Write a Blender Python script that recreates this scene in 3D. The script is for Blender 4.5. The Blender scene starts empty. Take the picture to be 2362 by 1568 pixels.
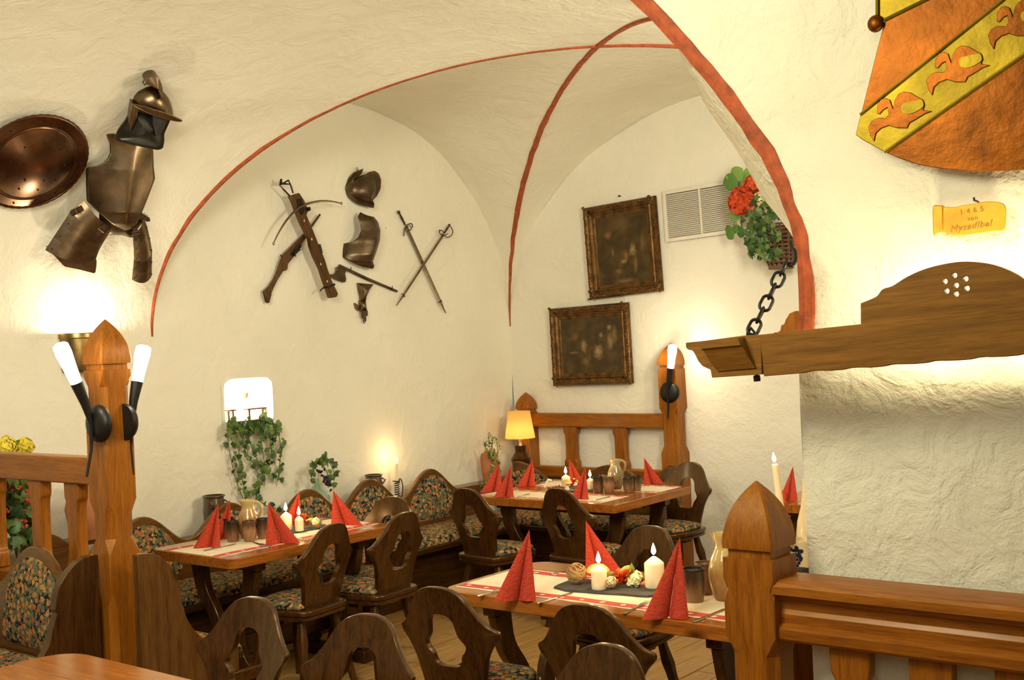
import bpy, math, random
from mathutils import Vector, Matrix, noise as mnoise
random.seed(7)
S = bpy.context.scene
COL = S.collection
PI = math.pi
# ------------------------------------------------------------------ camera
FPX, ROLL, YAW, EYE = 2700.0, math.radians(2.5), math.radians(38.5), 1.83
FW = Vector((-math.sin(YAW), math.cos(YAW), 0)); RT = Vector((math.cos(YAW), math.sin(YAW), 0)); UP = Vector((0, 0, 1))
CAM = Vector((0, 0, EYE))
cr, sr = math.cos(ROLL), math.sin(ROLL)
cd = bpy.data.cameras.new('camera'); cam = bpy.data.objects.new('camera', cd); COL.objects.link(cam)
cd.sensor_fit = 'HORIZONTAL'; cd.sensor_width = 36.0; cd.lens = 36.0 * FPX / 2362.0
cd.clip_start = 0.05; cd.clip_end = 60
cx = cr * RT - sr * UP; cy = sr * RT + cr * UP
m = Matrix((cx, cy, -FW)).transposed().to_4x4(); m.translation = CAM
cam.matrix_world = m
S.camera = cam
# ------------------------------------------------------------------ light and exposure
S.view_settings.view_transform = 'Standard'; S.view_settings.look = 'None'
S.view_settings.gamma = 1.0; S.view_settings.exposure = 0.0; S.view_settings.use_curve_mapping = False
wd = bpy.data.worlds.new('world'); S.world = wd; wd.use_nodes = True
wd.node_tree.nodes['Background'].inputs[0].default_value = (1.0, 0.92, 0.74, 1)
wd.node_tree.nodes['Background'].inputs[1].default_value = 0.17
def area(name, loc, tgt, size, power, col, sy=None):
    l = bpy.data.lights.new(name, 'AREA'); l.energy = power; l.color = col; l.size = size
    if sy: l.shape = 'RECTANGLE'; l.size_y = sy
    o = bpy.data.objects.new(name, l); COL.objects.link(o); o.location = loc
    o.rotation_euler = (Vector(tgt) - Vector(loc)).to_track_quat('-Z', 'Y').to_euler()
    return o
def point(name, loc, power, col, r=0.03, parent=None):
    l = bpy.data.lights.new(name, 'POINT'); l.energy = power; l.color = col; l.shadow_soft_size = r
    o = bpy.data.objects.new(name, l); COL.objects.link(o); o.location = loc
    if parent: o.parent = parent
    return o
WARM = (1.0, 0.80, 0.52); CANDLE = (1.0, 0.62, 0.28); BULB = (1.0, 0.84, 0.58)
area('fill_over_tables', (-2.4, 0.9, 3.45), (-5.2, 5.2, 1.4), 1.4, 172, (1.0, 0.93, 0.74))  # added overhead fill for the whole room, not one of its lamps
area('fill_behind_camera', (0.2, -1.2, 3.2), (-2.8, 4.5, 1.2), 1.5, 34, (1.0, 0.93, 0.74))  # added weak fill from the camera side, stands for no known lamp
area('fill_behind_pillar', (-2.12, 5.1, 2.75), (-5.6, 6.6, 2.1), 0.5, 58, (1.0, 0.92, 0.72), 0.8)  # unseen fill added to brighten the vaulted bay, hidden by the pillar
point('rear_beam_light', (-1.70, 3.80, 1.99), 8, (1.0, 0.80, 0.40), 0.03)
# ------------------------------------------------------------------ photograph pixel -> point of the room
def ray(px, py):
    u, v = px - 1181.0, 784.0 - py
    return FW + RT * ((u * cr + v * sr) / FPX) + UP * ((-u * sr + v * cr) / FPX)
def at(px, py, Y): return CAM + ray(px, py) * Y
def onz(px, py, z): q = ray(px, py); return CAM + q * ((z - EYE) / q.z)
def onx(px, py, x): q = ray(px, py); return CAM + q * (x / q.x)
def ony(px, py, y): q = ray(px, py); return CAM + q * (y / q.y)
# ------------------------------------------------------------------ object helpers
def tag(o, label=None, cat=None, group=None, kind=None):
    if label: o['label'] = label
    if cat: o['category'] = cat
    if group: o['group'] = group
    if kind: o['kind'] = kind
    return o
def thing(name, label, cat, loc=(0, 0, 0), rz=0, group=None, mat=None):
    o = bpy.data.objects.new(name, None); COL.objects.link(o); o.empty_display_size = 0.05
    if mat is not None: o.matrix_world = mat
    else: o.location = loc; o.rotation_euler = (0, 0, rz)
    return tag(o, label, cat, group)
def copy_tree(o, parent=None):
    c = o.copy(); COL.objects.link(c)
    if parent: c.parent = parent; c.matrix_parent_inverse = o.matrix_parent_inverse
    for ch in list(o.children): copy_tree(ch, c)
    return c
def rot(ax, deg): return Matrix.Rotation(math.radians(deg), 4, ax)
def T(x, y, z): return Matrix.Translation((x, y, z))
class MB:
    def __init__(s): s.v = []; s.f = []
    def add(s, vs, fs, M=None):
        n = len(s.v)
        for p in vs:
            p = Vector(p); s.v.append(M @ p if M is not None else p)
        for f in fs: s.f.append([n + i for i in f])
        return s
    def box(s, c, d, M=None):
        x, y, z = d[0] / 2, d[1] / 2, d[2] / 2
        vs = [(c[0] + a * x, c[1] + b * y, c[2] + e * z) for a in (-1, 1) for b in (-1, 1) for e in (-1, 1)]
        return s.add(vs, [(0, 1, 3, 2), (4, 6, 7, 5), (0, 4, 5, 1), (2, 3, 7, 6), (0, 2, 6, 4), (1, 5, 7, 3)], M)
    def loft(s, rings, M=None, cap=True, close=True):
        n = len(rings[0]); vs = [p for r in rings for p in r]; fs = []
        for i in range(len(rings) - 1):
            for j in range(n if close else n - 1):
                k = (j + 1) % n
                fs.append((i * n + j, i * n + k, (i + 1) * n + k, (i + 1) * n + j))
        if cap:
            fs.append(tuple(range(n))[::-1]); L = (len(rings) - 1) * n; fs.append(tuple(range(L, L + n)))
        return s.add(vs, fs, M)
    def lathe(s, prof, n=20, M=None, cap=True):
        return s.loft([[(r * math.cos(2 * PI * j / n), r * math.sin(2 * PI * j / n), z) for j in range(n)] for r, z in prof], M, cap)
    def tube(s, pts, rad, n=8, M=None, cap=True, closed=False):
        pts = [Vector(p) for p in pts]; N = len(pts); rings = []; ref = None
        for i, p in enumerate(pts):
            if closed: d = pts[(i + 1) % N] - pts[i - 1]
            else: d = pts[min(i + 1, N - 1)] - pts[max(i - 1, 0)]
            if d.length < 1e-9: d = Vector((0, 0, 1))
            d.normalize()
            if ref is None:
                ref = d.orthogonal().normalized()
            ref = (ref - d * ref.dot(d))
            if ref.length < 1e-6: ref = d.orthogonal()
            ref.normalize(); b = d.cross(ref)
            r = rad[i] if isinstance(rad, (list, tuple)) else rad
            rings.append([p + ref * (r * math.cos(2 * PI * j / n)) + b * (r * math.sin(2 * PI * j / n)) for j in range(n)])
        if closed: rings.append(rings[0]); return s.loft(rings, M, False)
        return s.loft(rings, M, cap)
    def prism(s, out, d0, d1, M=None):          # outline in (x, z), extruded along y from d0 to d1
        n = len(out)
        vs = [(x, d0, z) for x, z in out] + [(x, d1, z) for x, z in out]
        fs = [tuple(range(n)), tuple(range(n, 2 * n))[::-1]] + [(i, i + n, (i + 1) % n + n, (i + 1) % n) for i in range(n)]
        return s.add(vs, fs, M)
    def ball(s, c, r, M=None, n=10, k=6, sc=(1, 1, 1)):
        rings = []
        for i in range(k + 1):
            a = -PI / 2 + PI * i / k
            rr = max(math.cos(a), 0.02)
            rings.append([(c[0] + sc[0] * r * rr * math.cos(2 * PI * j / n), c[1] + sc[1] * r * rr * math.sin(2 * PI * j / n), c[2] + sc[2] * r * math.sin(a)) for j in range(n)])
        return s.loft(rings, M)
    def grid(s, fn, nu, nv, M=None, hole=None):
        vs = [fn(i / nu, j / nv) for i in range(nu + 1) for j in range(nv + 1)]
        fs = [(i * (nv + 1) + j, (i + 1) * (nv + 1) + j, (i + 1) * (nv + 1) + j + 1, i * (nv + 1) + j + 1)
              for i in range(nu) for j in range(nv) if not (hole and hole(i, j))]
        return s.add(vs, fs, M)
    def build(s, name, mat, parent=None, bevel=0, smooth=True, ang=38, seg=2, solid=0, sub=0, fix=True):
        me = bpy.data.meshes.new(name); me.from_pydata([tuple(p) for p in s.v], [], s.f); me.update()
        if fix:
            import bmesh
            bm = bmesh.new(); bm.from_mesh(me); bmesh.ops.recalc_face_normals(bm, faces=bm.faces); bm.to_mesh(me); bm.free()
        if smooth:
            me.polygons.foreach_set('use_smooth', [True] * len(me.polygons)); me.set_sharp_from_angle(angle=math.radians(ang))
        me.materials.append(mat)
        o = bpy.data.objects.new(name, me); COL.objects.link(o)
        if parent: o.parent = parent
        if solid:
            w = o.modifiers.new('thick', 'SOLIDIFY'); w.thickness = solid; w.offset = 0
        if sub:
            w = o.modifiers.new('sub', 'SUBSURF'); w.levels = sub; w.render_levels = sub
        if bevel:
            w = o.modifiers.new('edge', 'BEVEL'); w.width = bevel; w.segments = seg; w.limit_method = 'ANGLE'; w.angle_limit = math.radians(35)
            w.harden_normals = False
        return o
def part(name, mb, mat, parent, **k): return mb.build(name, mat, parent, **k)
def same(o, parent, loc=None, M=None, name=None):      # another piece sharing the mesh
    c = bpy.data.objects.new(name or o.name.split('.')[0], o.data); COL.objects.link(c); c.parent = parent
    for md in o.modifiers:
        w = c.modifiers.new(md.name, md.type)
        if md.type == 'BEVEL': w.width = md.width; w.segments = md.segments; w.limit_method = 'ANGLE'; w.angle_limit = md.angle_limit
        if md.type == 'SOLIDIFY': w.thickness = md.thickness; w.offset = md.offset
    if M is not None: c.matrix_basis = M
    elif loc is not None: c.location = loc
    return c
def arc(cx_, cz_, rx, rz, a0, a1, n):
    return [(cx_ + rx * math.cos(math.radians(a0 + (a1 - a0) * i / n)), cz_ + rz * math.sin(math.radians(a0 + (a1 - a0) * i / n))) for i in range(n + 1)]
def spline(pts, k=6, closed=False):              # Catmull-Rom through 2-D or 3-D points
    P = [Vector(p) for p in pts]; N = len(P); out = []
    for i in range(N if closed else N - 1):
        a = P[i - 1] if (closed or i > 0) else P[0]; b = P[i]; c = P[(i + 1) % N]
        d = P[(i + 2) % N] if (closed or i + 2 < N) else P[-1]
        for j in range(k):
            t = j / k
            out.append(0.5 * ((2 * b) + (c - a) * t + (2 * a - 5 * b + 4 * c - d) * t * t + (3 * b - a - 3 * c + d) * t ** 3))
    if not closed: out.append(P[-1])
    return out
def resample(pts, n, closed=True):
    P = [Vector(p) for p in pts]
    if closed: P = P + [P[0]]
    L = [0]
    for a, b in zip(P, P[1:]): L.append(L[-1] + (b - a).length)
    out = []; k = 0
    for i in range(n):
        t = L[-1] * i / (n if closed else n - 1)
        while k < len(L) - 2 and L[k + 1] < t: k += 1
        f = (t - L[k]) / max(L[k + 1] - L[k], 1e-9); out.append(P[k].lerp(P[k + 1], min(f, 1)))
    return out
def relief(mb, out, height, rings=5, back=0.0, ctr=None, M=None):   # closed outline (x, z); front bulges towards -y
    n = len(out); c = ctr or (sum(p[0] for p in out) / n, sum(p[1] for p in out) / n)
    R = []
    for i in range(rings + 1):
        t = i / rings; k = 1 - t
        if i == rings: k = 0.001
        R.append([(c[0] + (p[0] - c[0]) * k, -height(t, c[0] + (p[0] - c[0]) * k, c[1] + (p[1] - c[1]) * k), c[1] + (p[1] - c[1]) * k) for p in out])
    R.insert(0, [(p[0], -back, p[1]) for p in out])
    vs = [q for r in R for q in r]; fs = []
    for i in range(len(R) - 1):
        for j in range(n):
            k = (j + 1) % n; fs.append((i * n + j, i * n + k, (i + 1) * n + k, (i + 1) * n + j))
    L = (len(R) - 1) * n; fs.append(tuple(range(L, L + n))); fs.append(tuple(range(n))[::-1])
    return mb.add(vs, fs, M)
# ------------------------------------------------------------------ materials
def newmat(name):
    m = bpy.data.materials.new(name); m.use_nodes = True
    return m, m.node_tree, m.node_tree.nodes['Principled BSDF']
def nd(nt, typ, **kw):
    n = nt.nodes.new(typ)
    for k, v in kw.items():
        if k.startswith('i_'): n.inputs[int(k[2:])].default_value = v
        else: setattr(n, k, v)
    return n
def lk(nt, a, b): nt.links.new(a, b)
def rgba(c): return (c[0], c[1], c[2], 1.0)
def sset(b, rough=0.5, metal=0.0, spec=0.5, coat=0.0, coat_r=0.1):
    b.inputs['Roughness'].default_value = rough; b.inputs['Metallic'].default_value = metal
    b.inputs['Specular IOR Level'].default_value = spec; b.inputs['Coat Weight'].default_value = coat; b.inputs['Coat Roughness'].default_value = coat_r
def coords(nt, scale=(1, 1, 1), rotv=(0, 0, 0), rnd=True, world=False):
    tc = nd(nt, 'ShaderNodeTexCoord'); mp = nd(nt, 'ShaderNodeMapping')
    mp.inputs['Scale'].default_value = scale; mp.inputs['Rotation'].default_value = rotv
    if world:
        g = nd(nt, 'ShaderNodeNewGeometry'); lk(nt, g.outputs['Position'], mp.inputs['Vector'])
    else:
        lk(nt, tc.outputs['Object'], mp.inputs['Vector'])
        if rnd:
            oi = nd(nt, 'ShaderNodeObjectInfo'); ml = nd(nt, 'ShaderNodeMath', operation='MULTIPLY'); ml.inputs[1].default_value = 37.0
            lk(nt, oi.outputs['Random'], ml.inputs[0])
            cb = nd(nt, 'ShaderNodeCombineXYZ')
            for k in range(3): lk(nt, ml.outputs[0], cb.inputs[k])
            lk(nt, cb.outputs[0], mp.inputs['Location'])
    return mp.outputs['Vector']
def ramp(nt, fac, stops, interp='LINEAR'):
    r = nd(nt, 'ShaderNodeValToRGB'); r.color_ramp.interpolation = interp
    e = r.color_ramp.elements
    while len(e) < len(stops): e.new(0.5)
    for k, (p, c) in enumerate(stops): e[k].position = p; e[k].color = rgba(c)
    lk(nt, fac, r.inputs[0]); return r.outputs[0]
def noise(nt, vec, scale, detail=4, rough=0.55, dist=0.0):
    n = nd(nt, 'ShaderNodeTexNoise'); n.inputs['Scale'].default_value = scale; n.inputs['Detail'].default_value = detail
    n.inputs['Roughness'].default_value = rough; n.inputs['Distortion'].default_value = dist
    lk(nt, vec, n.inputs['Vector']); return n.outputs['Fac']
def bump(nt, b, h, strength, dist=0.01, prev=None):
    n = nd(nt, 'ShaderNodeBump'); n.inputs['Strength'].default_value = strength; n.inputs['Distance'].default_value = dist
    lk(nt, h, n.inputs['Height'])
    if prev is not None: lk(nt, prev, n.inputs['Normal'])
    lk(nt, n.outputs[0], b.inputs['Normal']); return n.outputs[0]
def mix(nt, fac, a, b_, typ='MIX'):
    n = nd(nt, 'ShaderNodeMix', data_type='RGBA', blend_type=typ)
    for sock, v in ((n.inputs[0], fac), (n.inputs[6], a), (n.inputs[7], b_)):
        if hasattr(v, 'default_value'): lk(nt, v, sock)
        elif isinstance(v, (int, float)): sock.default_value = v
        else: sock.default_value = rgba(v)
    return n.outputs[2]
def plain(name, c, rough=0.5, metal=0.0, spec=0.5, coat=0.0, var=0.25, scale=12, bmp=0.0, bscale=60, bd=0.004):
    m, nt, b = newmat(name); sset(b, rough, metal, spec, coat)
    v = coords(nt); f = noise(nt, v, scale, 5)
    lk(nt, ramp(nt, f, [(0.3, [x * (1 - var) for x in c]), (0.7, [min(1, x * (1 + var)) for x in c])]), b.inputs['Base Color'])
    if bmp: bump(nt, b, noise(nt, v, bscale, 4), bmp, bd)
    return m
def wood(name, dark, light, axis='z', rough=0.35, coat=0.3, gscale=1.0, bmp=0.15, knots=True):
    m, nt, b = newmat(name); sset(b, rough, 0, 0.45, coat, 0.16)
    b.inputs['Specular Tint'].default_value = (1.0, 0.72, 0.34, 1); b.inputs['Coat Tint'].default_value = (1.0, 0.86, 0.58, 1)
    sc = {'x': (1.3, 16, 16), 'y': (16, 1.3, 16), 'z': (16, 16, 1.3)}[axis]
    v = coords(nt, tuple(q * gscale for q in sc)); f = noise(nt, v, 2.2, 7, 0.62, 0.5)
    v2 = coords(nt, tuple(q * gscale * 3.2 for q in sc)); f2 = noise(nt, v2, 3.0, 4, 0.7)
    md = tuple((a + c) / 2 for a, c in zip(dark, light))
    c = ramp(nt, f, [(0.30, dark), (0.5, md), (0.68, light)])
    c = mix(nt, 0.32, c, ramp(nt, f2, [(0.35, [q * 0.55 for q in dark]), (0.6, light)]))
    if knots:
        vo = nd(nt, 'ShaderNodeTexVoronoi'); vo.inputs['Scale'].default_value = 1.0
        lk(nt, coords(nt, tuple(3.2 if q > 2 else 1.4 for q in sc)), vo.inputs['Vector'])
        k = ramp(nt, vo.outputs['Distance'], [(0.03, (1, 1, 1)), (0.09, (0, 0, 0))])
        c = mix(nt, k, c, [q * 0.4 for q in dark])
    lk(nt, c, b.inputs['Base Color']); bump(nt, b, f2, bmp, 0.002)
    return m
def plaster(name, c1, c2, scale_big, strength, fine):
    m, nt, b = newmat(name); sset(b, 0.85, 0, 0.2)
    v = coords(nt, world=True)
    f = noise(nt, v, 1.3, 5, 0.6); lk(nt, ramp(nt, f, [(0.3, c1), (0.7, c2)]), b.inputs['Base Color'])
    n1 = bump(nt, b, noise(nt, v, scale_big, 6, 0.6, 0.6), strength, 0.03)
    n2 = bump(nt, b, noise(nt, v, scale_big * 4.5, 4, 0.6), strength * 0.8 * fine, 0.010, n1)
    bump(nt, b, noise(nt, v, scale_big * 16, 3, 0.6), strength * 0.6 * fine, 0.003, n2)
    return m
PL = plaster('plaster_smooth', (0.75, 0.715, 0.575), (0.82, 0.785, 0.645), 6.0, 0.50, 0.9)
PLB = plaster('plaster_trowelled', (0.76, 0.73, 0.60), (0.82, 0.79, 0.67), 5.5, 0.52, 1.0)
PLR = plaster('plaster_rough', (0.73, 0.695, 0.50), (0.80, 0.765, 0.58), 8.0, 0.75, 0.8)
RED = plain('red_paint', (0.34, 0.066, 0.012), 0.75, var=0.35, scale=25, bmp=0.9, bscale=70)
OAK = wood('oak_dark', (0.013, 0.0050, 0.0013), (0.074, 0.029, 0.0068), 'z', 0.27, 0.25)
OAKX = wood('oak_dark_long', (0.013, 0.0050, 0.0013), (0.074, 0.029, 0.0068), 'x', 0.27, 0.25)
OAKM = wood('oak_brown', (0.052, 0.021, 0.0055), (0.150, 0.070, 0.020), 'z', 0.32, 0.4)
OAKMX = wood('oak_brown_long', (0.052, 0.021, 0.0055), (0.150, 0.070, 0.020), 'x', 0.32, 0.4)
PINE = wood('pine_honey', (0.150, 0.040, 0.0025), (0.36, 0.120, 0.010), 'z', 0.42, 0.10)
PINEX = wood('pine_honey_long', (0.150, 0.040, 0.0025), (0.36, 0.120, 0.010), 'x', 0.40, 0.14)
TOPX = wood('table_board_x', (0.17, 0.048, 0.006), (0.40, 0.140, 0.022), 'x', 0.22, 0.5, 0.8)
TOPY = wood('table_board_y', (0.17, 0.048, 0.006), (0.40, 0.140, 0.022), 'y', 0.22, 0.5, 0.8)
LAMPW = wood('beam_wood', (0.110, 0.044, 0.006), (0.25, 0.108, 0.016), 'x', 0.55, 0.0)
FLOORM = wood('floor_board', (0.23, 0.115, 0.030), (0.45, 0.26, 0.080), 'y', 0.5, 0.1, 0.9)
GAP = plain('floor_gap', (0.02, 0.012, 0.006), 0.9)
IRON = plain('black_iron', (0.018, 0.016, 0.013), 0.45, 0.6, var=0.3)
BLACKM = plain('black_matt', (0.022, 0.020, 0.017), 0.6)
STEEL = plain('brown_steel', (0.17, 0.118, 0.068), 0.33, 1.0, var=0.45, scale=7, bmp=0.05)
STEELD = plain('dark_steel', (0.115, 0.082, 0.048), 0.36, 1.0, var=0.45, scale=9, bmp=0.06)
STEELB = plain('blackened_steel', (0.050, 0.048, 0.042), 0.40, 0.9, var=0.35, scale=9)
SHIELDM = plain('bronzed_shield', (0.13, 0.066, 0.034), 0.30, 1.0, var=0.55, scale=6, bmp=0.05)
BLADE = plain('blade_steel', (0.20, 0.155, 0.095), 0.38, 1.0, var=0.3)
BRASS = plain('aged_brass', (0.30, 0.20, 0.075), 0.32, 1.0, var=0.3)
LEATHER = plain('dark_leather', (0.035, 0.018, 0.010), 0.6)
BONE = plain('bone_inlay', (0.62, 0.50, 0.30), 0.5)
GUNWOOD = wood('gun_stock', (0.030, 0.016, 0.009), (0.12, 0.055, 0.022), 'z', 0.45, 0.1)
BOWWOOD = wood('crossbow_stock', (0.022, 0.009, 0.003), (0.095, 0.036, 0.010), 'z', 0.35, 0.3)
COPPER = plain('hammered_copper', (0.145, 0.042, 0.003), 0.42, 0.9, var=0.4, scale=6, bmp=0.6, bscale=16, bd=0.005)
GOLDC = plain('yellow_brass_sheet', (0.20, 0.138, 0.008), 0.45, 0.9, var=0.3, scale=7, bmp=0.5, bscale=20, bd=0.004)
PLAQ = plain('plaque_brass', (0.62, 0.33, 0.025), 0.5, 0.6, var=0.2, scale=8, bmp=0.35, bscale=30)
SLATE = plain('slate', (0.045, 0.045, 0.040), 0.65, var=0.3, scale=20, bmp=0.3)
PAPER = plain('cream_paper', (0.74, 0.63, 0.44), 0.8, var=0.06)
GLASSM, nt_, b_ = newmat('pale_glass'); sset(b_, 0.06); b_.inputs['Base Color'].default_value = (0.72, 0.86, 0.78, 1); b_.inputs['Transmission Weight'].default_value = 0.92; b_.inputs['IOR'].default_value = 1.25
TERRA = plain('terracotta', (0.42, 0.155, 0.058), 0.7, var=0.2)
POTB = plain('brown_glaze', (0.085, 0.052, 0.028), 0.28, 0.1, 0.6, 0.4, var=0.4, scale=9)
CREAM = plain('cream_glaze', (0.76, 0.64, 0.40), 0.2, 0, 0.5, 0.5, var=0.06)
INKB = plain('blue_black_glaze', (0.008, 0.009, 0.030), 0.3)
VINE = plain('vine_stem', (0.16, 0.15, 0.05), 0.7)
TWIG = plain('willow_twig', (0.36, 0.215, 0.075), 0.6, var=0.3)
WICK = plain('dark_wicker', (0.12, 0.055, 0.022), 0.7, var=0.4)
SILVER = plain('cutlery_steel', (0.55, 0.50, 0.42), 0.22, 1.0, var=0.05)
BERRY = plain('red_berry', (0.42, 0.018, 0.016), 0.3)
YELLOWF = plain('yellow_petal', (0.72, 0.58, 0.04), 0.6, var=0.2)
CREAMF = plain('pale_petal', (0.78, 0.76, 0.40), 0.6, var=0.15)
REDF = plain('orange_red_petal', (0.62, 0.075, 0.015), 0.6, var=0.4, scale=25)
GRAPE = plain('black_grape', (0.016, 0.010, 0.026), 0.3)
VENTM = plain('vent_enamel', (0.72, 0.68, 0.56), 0.45, var=0.05)
VENTD = plain('vent_dark', (0.05, 0.04, 0.025), 0.8)
PLASTIC = plain('white_socket', (0.75, 0.68, 0.55), 0.5)
def leafmat(name, a, b2):
    m, nt, b = newmat(name); sset(b, 0.45, 0, 0.4)
    oi = nd(nt, 'ShaderNodeObjectInfo'); v = coords(nt); f = noise(nt, v, 30, 3)
    ad = nd(nt, 'ShaderNodeMath', operation='ADD'); ml = nd(nt, 'ShaderNodeMath', operation='MULTIPLY'); ml.inputs[1].default_value = 0.5
    lk(nt, oi.outputs['Random'], ad.inputs[0]); lk(nt, f, ad.inputs[1]); lk(nt, ad.outputs[0], ml.inputs[0])
    lk(nt, ramp(nt, ml.outputs[0], [(0.25, a), (0.75, b2)]), b.inputs['Base Color']); return m
LEAF = leafmat('ivy_leaf', (0.016, 0.055, 0.014), (0.14, 0.22, 0.045))
LEAFB = leafmat('bright_leaf', (0.04, 0.13, 0.018), (0.20, 0.36, 0.07))
LEAFY = leafmat('succulent_leaf', (0.13, 0.22, 0.03), (0.40, 0.48, 0.12))
def emis(name, c, s):
    m, nt, b = newmat(name); b.inputs['Base Color'].default_value = rgba(c); b.inputs['Emission Color'].default_value = rgba(c); b.inputs['Emission Strength'].default_value = s
    return m
FLAME = emis('candle_flame', (1.0, 0.72, 0.36), 26)
BULBM = emis('frosted_bulb', (1.0, 0.86, 0.62), 14)
WAXM, nt_, b_ = newmat('candle_wax'); sset(b_, 0.45); b_.inputs['Base Color'].default_value = (0.86, 0.74, 0.50, 1)
b_.inputs['Subsurface Weight'].default_value = 0.8; b_.inputs['Subsurface Radius'].default_value = (0.05, 0.03, 0.012); b_.inputs['Subsurface Scale'].default_value = 0.6
def shade_mat():
    m, nt, b = newmat('parchment_shade'); sset(b, 0.8)
    b.inputs['Base Color'].default_value = (0.85, 0.62, 0.24, 1)
    t = nd(nt, 'ShaderNodeBsdfTranslucent'); t.inputs[0].default_value = (0.95, 0.58, 0.14, 1)
    mx = nd(nt, 'ShaderNodeMixShader'); mx.inputs[0].default_value = 0.55
    lk(nt, b.outputs[0], mx.inputs[1]); lk(nt, t.outputs[0], mx.inputs[2]); lk(nt, mx.outputs[0], nt.nodes['Material Output'].inputs[0])
    return m
SHADE = shade_mat()
def tapestry():
    m, nt, b = newmat('floral_tapestry'); sset(b, 0.9, 0, 0.15)
    v = coords(nt, rnd=True)
    sp = nd(nt, 'ShaderNodeSeparateXYZ'); tc = nd(nt, 'ShaderNodeTexCoord'); lk(nt, tc.outputs['Object'], sp.inputs[0])
    def voro(scale, feat='F1'):
        n = nd(nt, 'ShaderNodeTexVoronoi', feature=feat); n.inputs['Scale'].default_value = scale; lk(nt, v, n.inputs['Vector']); return n
    big = voro(19); med = voro(34); sml = voro(62)
    ns = noise(nt, v, 75, 2)
    base = ramp(nt, noise(nt, v, 26, 3), [(0.42, (0.010, 0.011, 0.016)), (0.50, (0.05, 0.07, 0.06)), (0.56, (0.20, 0.17, 0.07)), (0.66, (0.06, 0.08, 0.07))])
    lf = ramp(nt, sml.outputs['Color'], [(0.0, (0.13, 0.155, 0.13)), (0.35, (0.26, 0.18, 0.045)), (0.6, (0.085, 0.11, 0.075)), (1.0, (0.34, 0.23, 0.065))])
    c = mix(nt, ramp(nt, sml.outputs['Distance'], [(0.38, (1, 1, 1)), (0.46, (0, 0, 0))]), base, lf)
    oc = ramp(nt, med.outputs['Color'], [(0.0, (0.52, 0.19, 0.04)), (0.4, (0.62, 0.32, 0.07)), (0.7, (0.52, 0.12, 0.05)), (1.0, (0.50, 0.32, 0.09))])
    c = mix(nt, ramp(nt, med.outputs['Distance'], [(0.22, (0, 0, 0)), (0.25, (1, 1, 1)), (0.36, (1, 1, 1)), (0.40, (0, 0, 0))]), c, oc)
    c = mix(nt, ramp(nt, med.outputs['Distance'], [(0.15, (1, 1, 1)), (0.2, (0, 0, 0))]), c, oc)
    rs = ramp(nt, big.outputs['Color'], [(0.0, (0.42, 0.055, 0.03)), (0.5, (0.55, 0.13, 0.05)), (1.0, (0.35, 0.05, 0.04))])
    ad = nd(nt, 'ShaderNodeMath', operation='MULTIPLY_ADD'); ad.inputs[1].default_value = 0.35; lk(nt, ns, ad.inputs[0]); lk(nt, big.outputs['Distance'], ad.inputs[2])
    c = mix(nt, ramp(nt, ad.outputs[0], [(0.33, (1, 1, 1)), (0.40, (0, 0, 0))]), c, rs)
    lk(nt, c, b.inputs['Base Color'])
    bump(nt, b, noise(nt, v, 240, 2), 0.4, 0.002)
    return m
TAP = tapestry()
def napkin_mat():
    m, nt, b = newmat('red_damask_napkin'); sset(b, 0.85, 0, 0.15)
    v = coords(nt, rnd=True)
    vo = nd(nt, 'ShaderNodeTexVoronoi', feature='DISTANCE_TO_EDGE'); vo.inputs['Scale'].default_value = 30; lk(nt, v, vo.inputs['Vector'])
    wv = nd(nt, 'ShaderNodeTexWave', wave_type='RINGS'); wv.inputs['Scale'].default_value = 22; wv.inputs['Distortion'].default_value = 16; wv.inputs['Detail'].default_value = 2; lk(nt, v, wv.inputs['Vector'])
    f = mix(nt, 0.5, vo.outputs['Distance'], wv.outputs['Fac'])
    c = ramp(nt, f, [(0.22, (0.40, 0.042, 0.020)), (0.32, (0.50, 0.060, 0.028)), (0.50, (0.50, 0.060, 0.028)), (0.58, (0.44, 0.048, 0.023))])
    lk(nt, c, b.inputs['Base Color']); bump(nt, b, noise(nt, v, 300, 2), 0.2, 0.001); return m
NAPK = napkin_mat()
def band_mat():
    m, nt, b = newmat('red_printed_band'); sset(b, 0.8, 0, 0.2)
    v = coords(nt, rnd=False)
    sp = nd(nt, 'ShaderNodeSeparateXYZ'); lk(nt, v, sp.inputs[0])
    fr = nd(nt, 'ShaderNodeMath', operation='PINGPONG'); fr.inputs[1].default_value = 0.05
    ad = nd(nt, 'ShaderNodeMath', operation='ADD'); lk(nt, sp.outputs[0], ad.inputs[0]); ad.inputs[1].default_value = 10.0
    lk(nt, ad.outputs[0], fr.inputs[0])
    cb = nd(nt, 'ShaderNodeCombineXYZ'); lk(nt, fr.outputs[0], cb.inputs[0]); lk(nt, sp.outputs[1], cb.inputs[1])
    ln = nd(nt, 'ShaderNodeVectorMath', operation='LENGTH'); lk(nt, cb.outputs[0], ln.inputs[0])
    nz = nd(nt, 'ShaderNodeMath', operation='MULTIPLY_ADD'); nz.inputs[1].default_value = 0.022; lk(nt, noise(nt, v, 160, 2), nz.inputs[0]); lk(nt, ln.outputs['Value'], nz.inputs[2])
    c = mix(nt, ramp(nt, nz.outputs[0], [(0.0205, (1, 1, 1)), (0.0225, (0, 0, 0))]), (0.50, 0.075, 0.062), (0.80, 0.60, 0.48))
    lk(nt, c, b.inputs['Base Color']); return m
BAND = band_mat()
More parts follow.
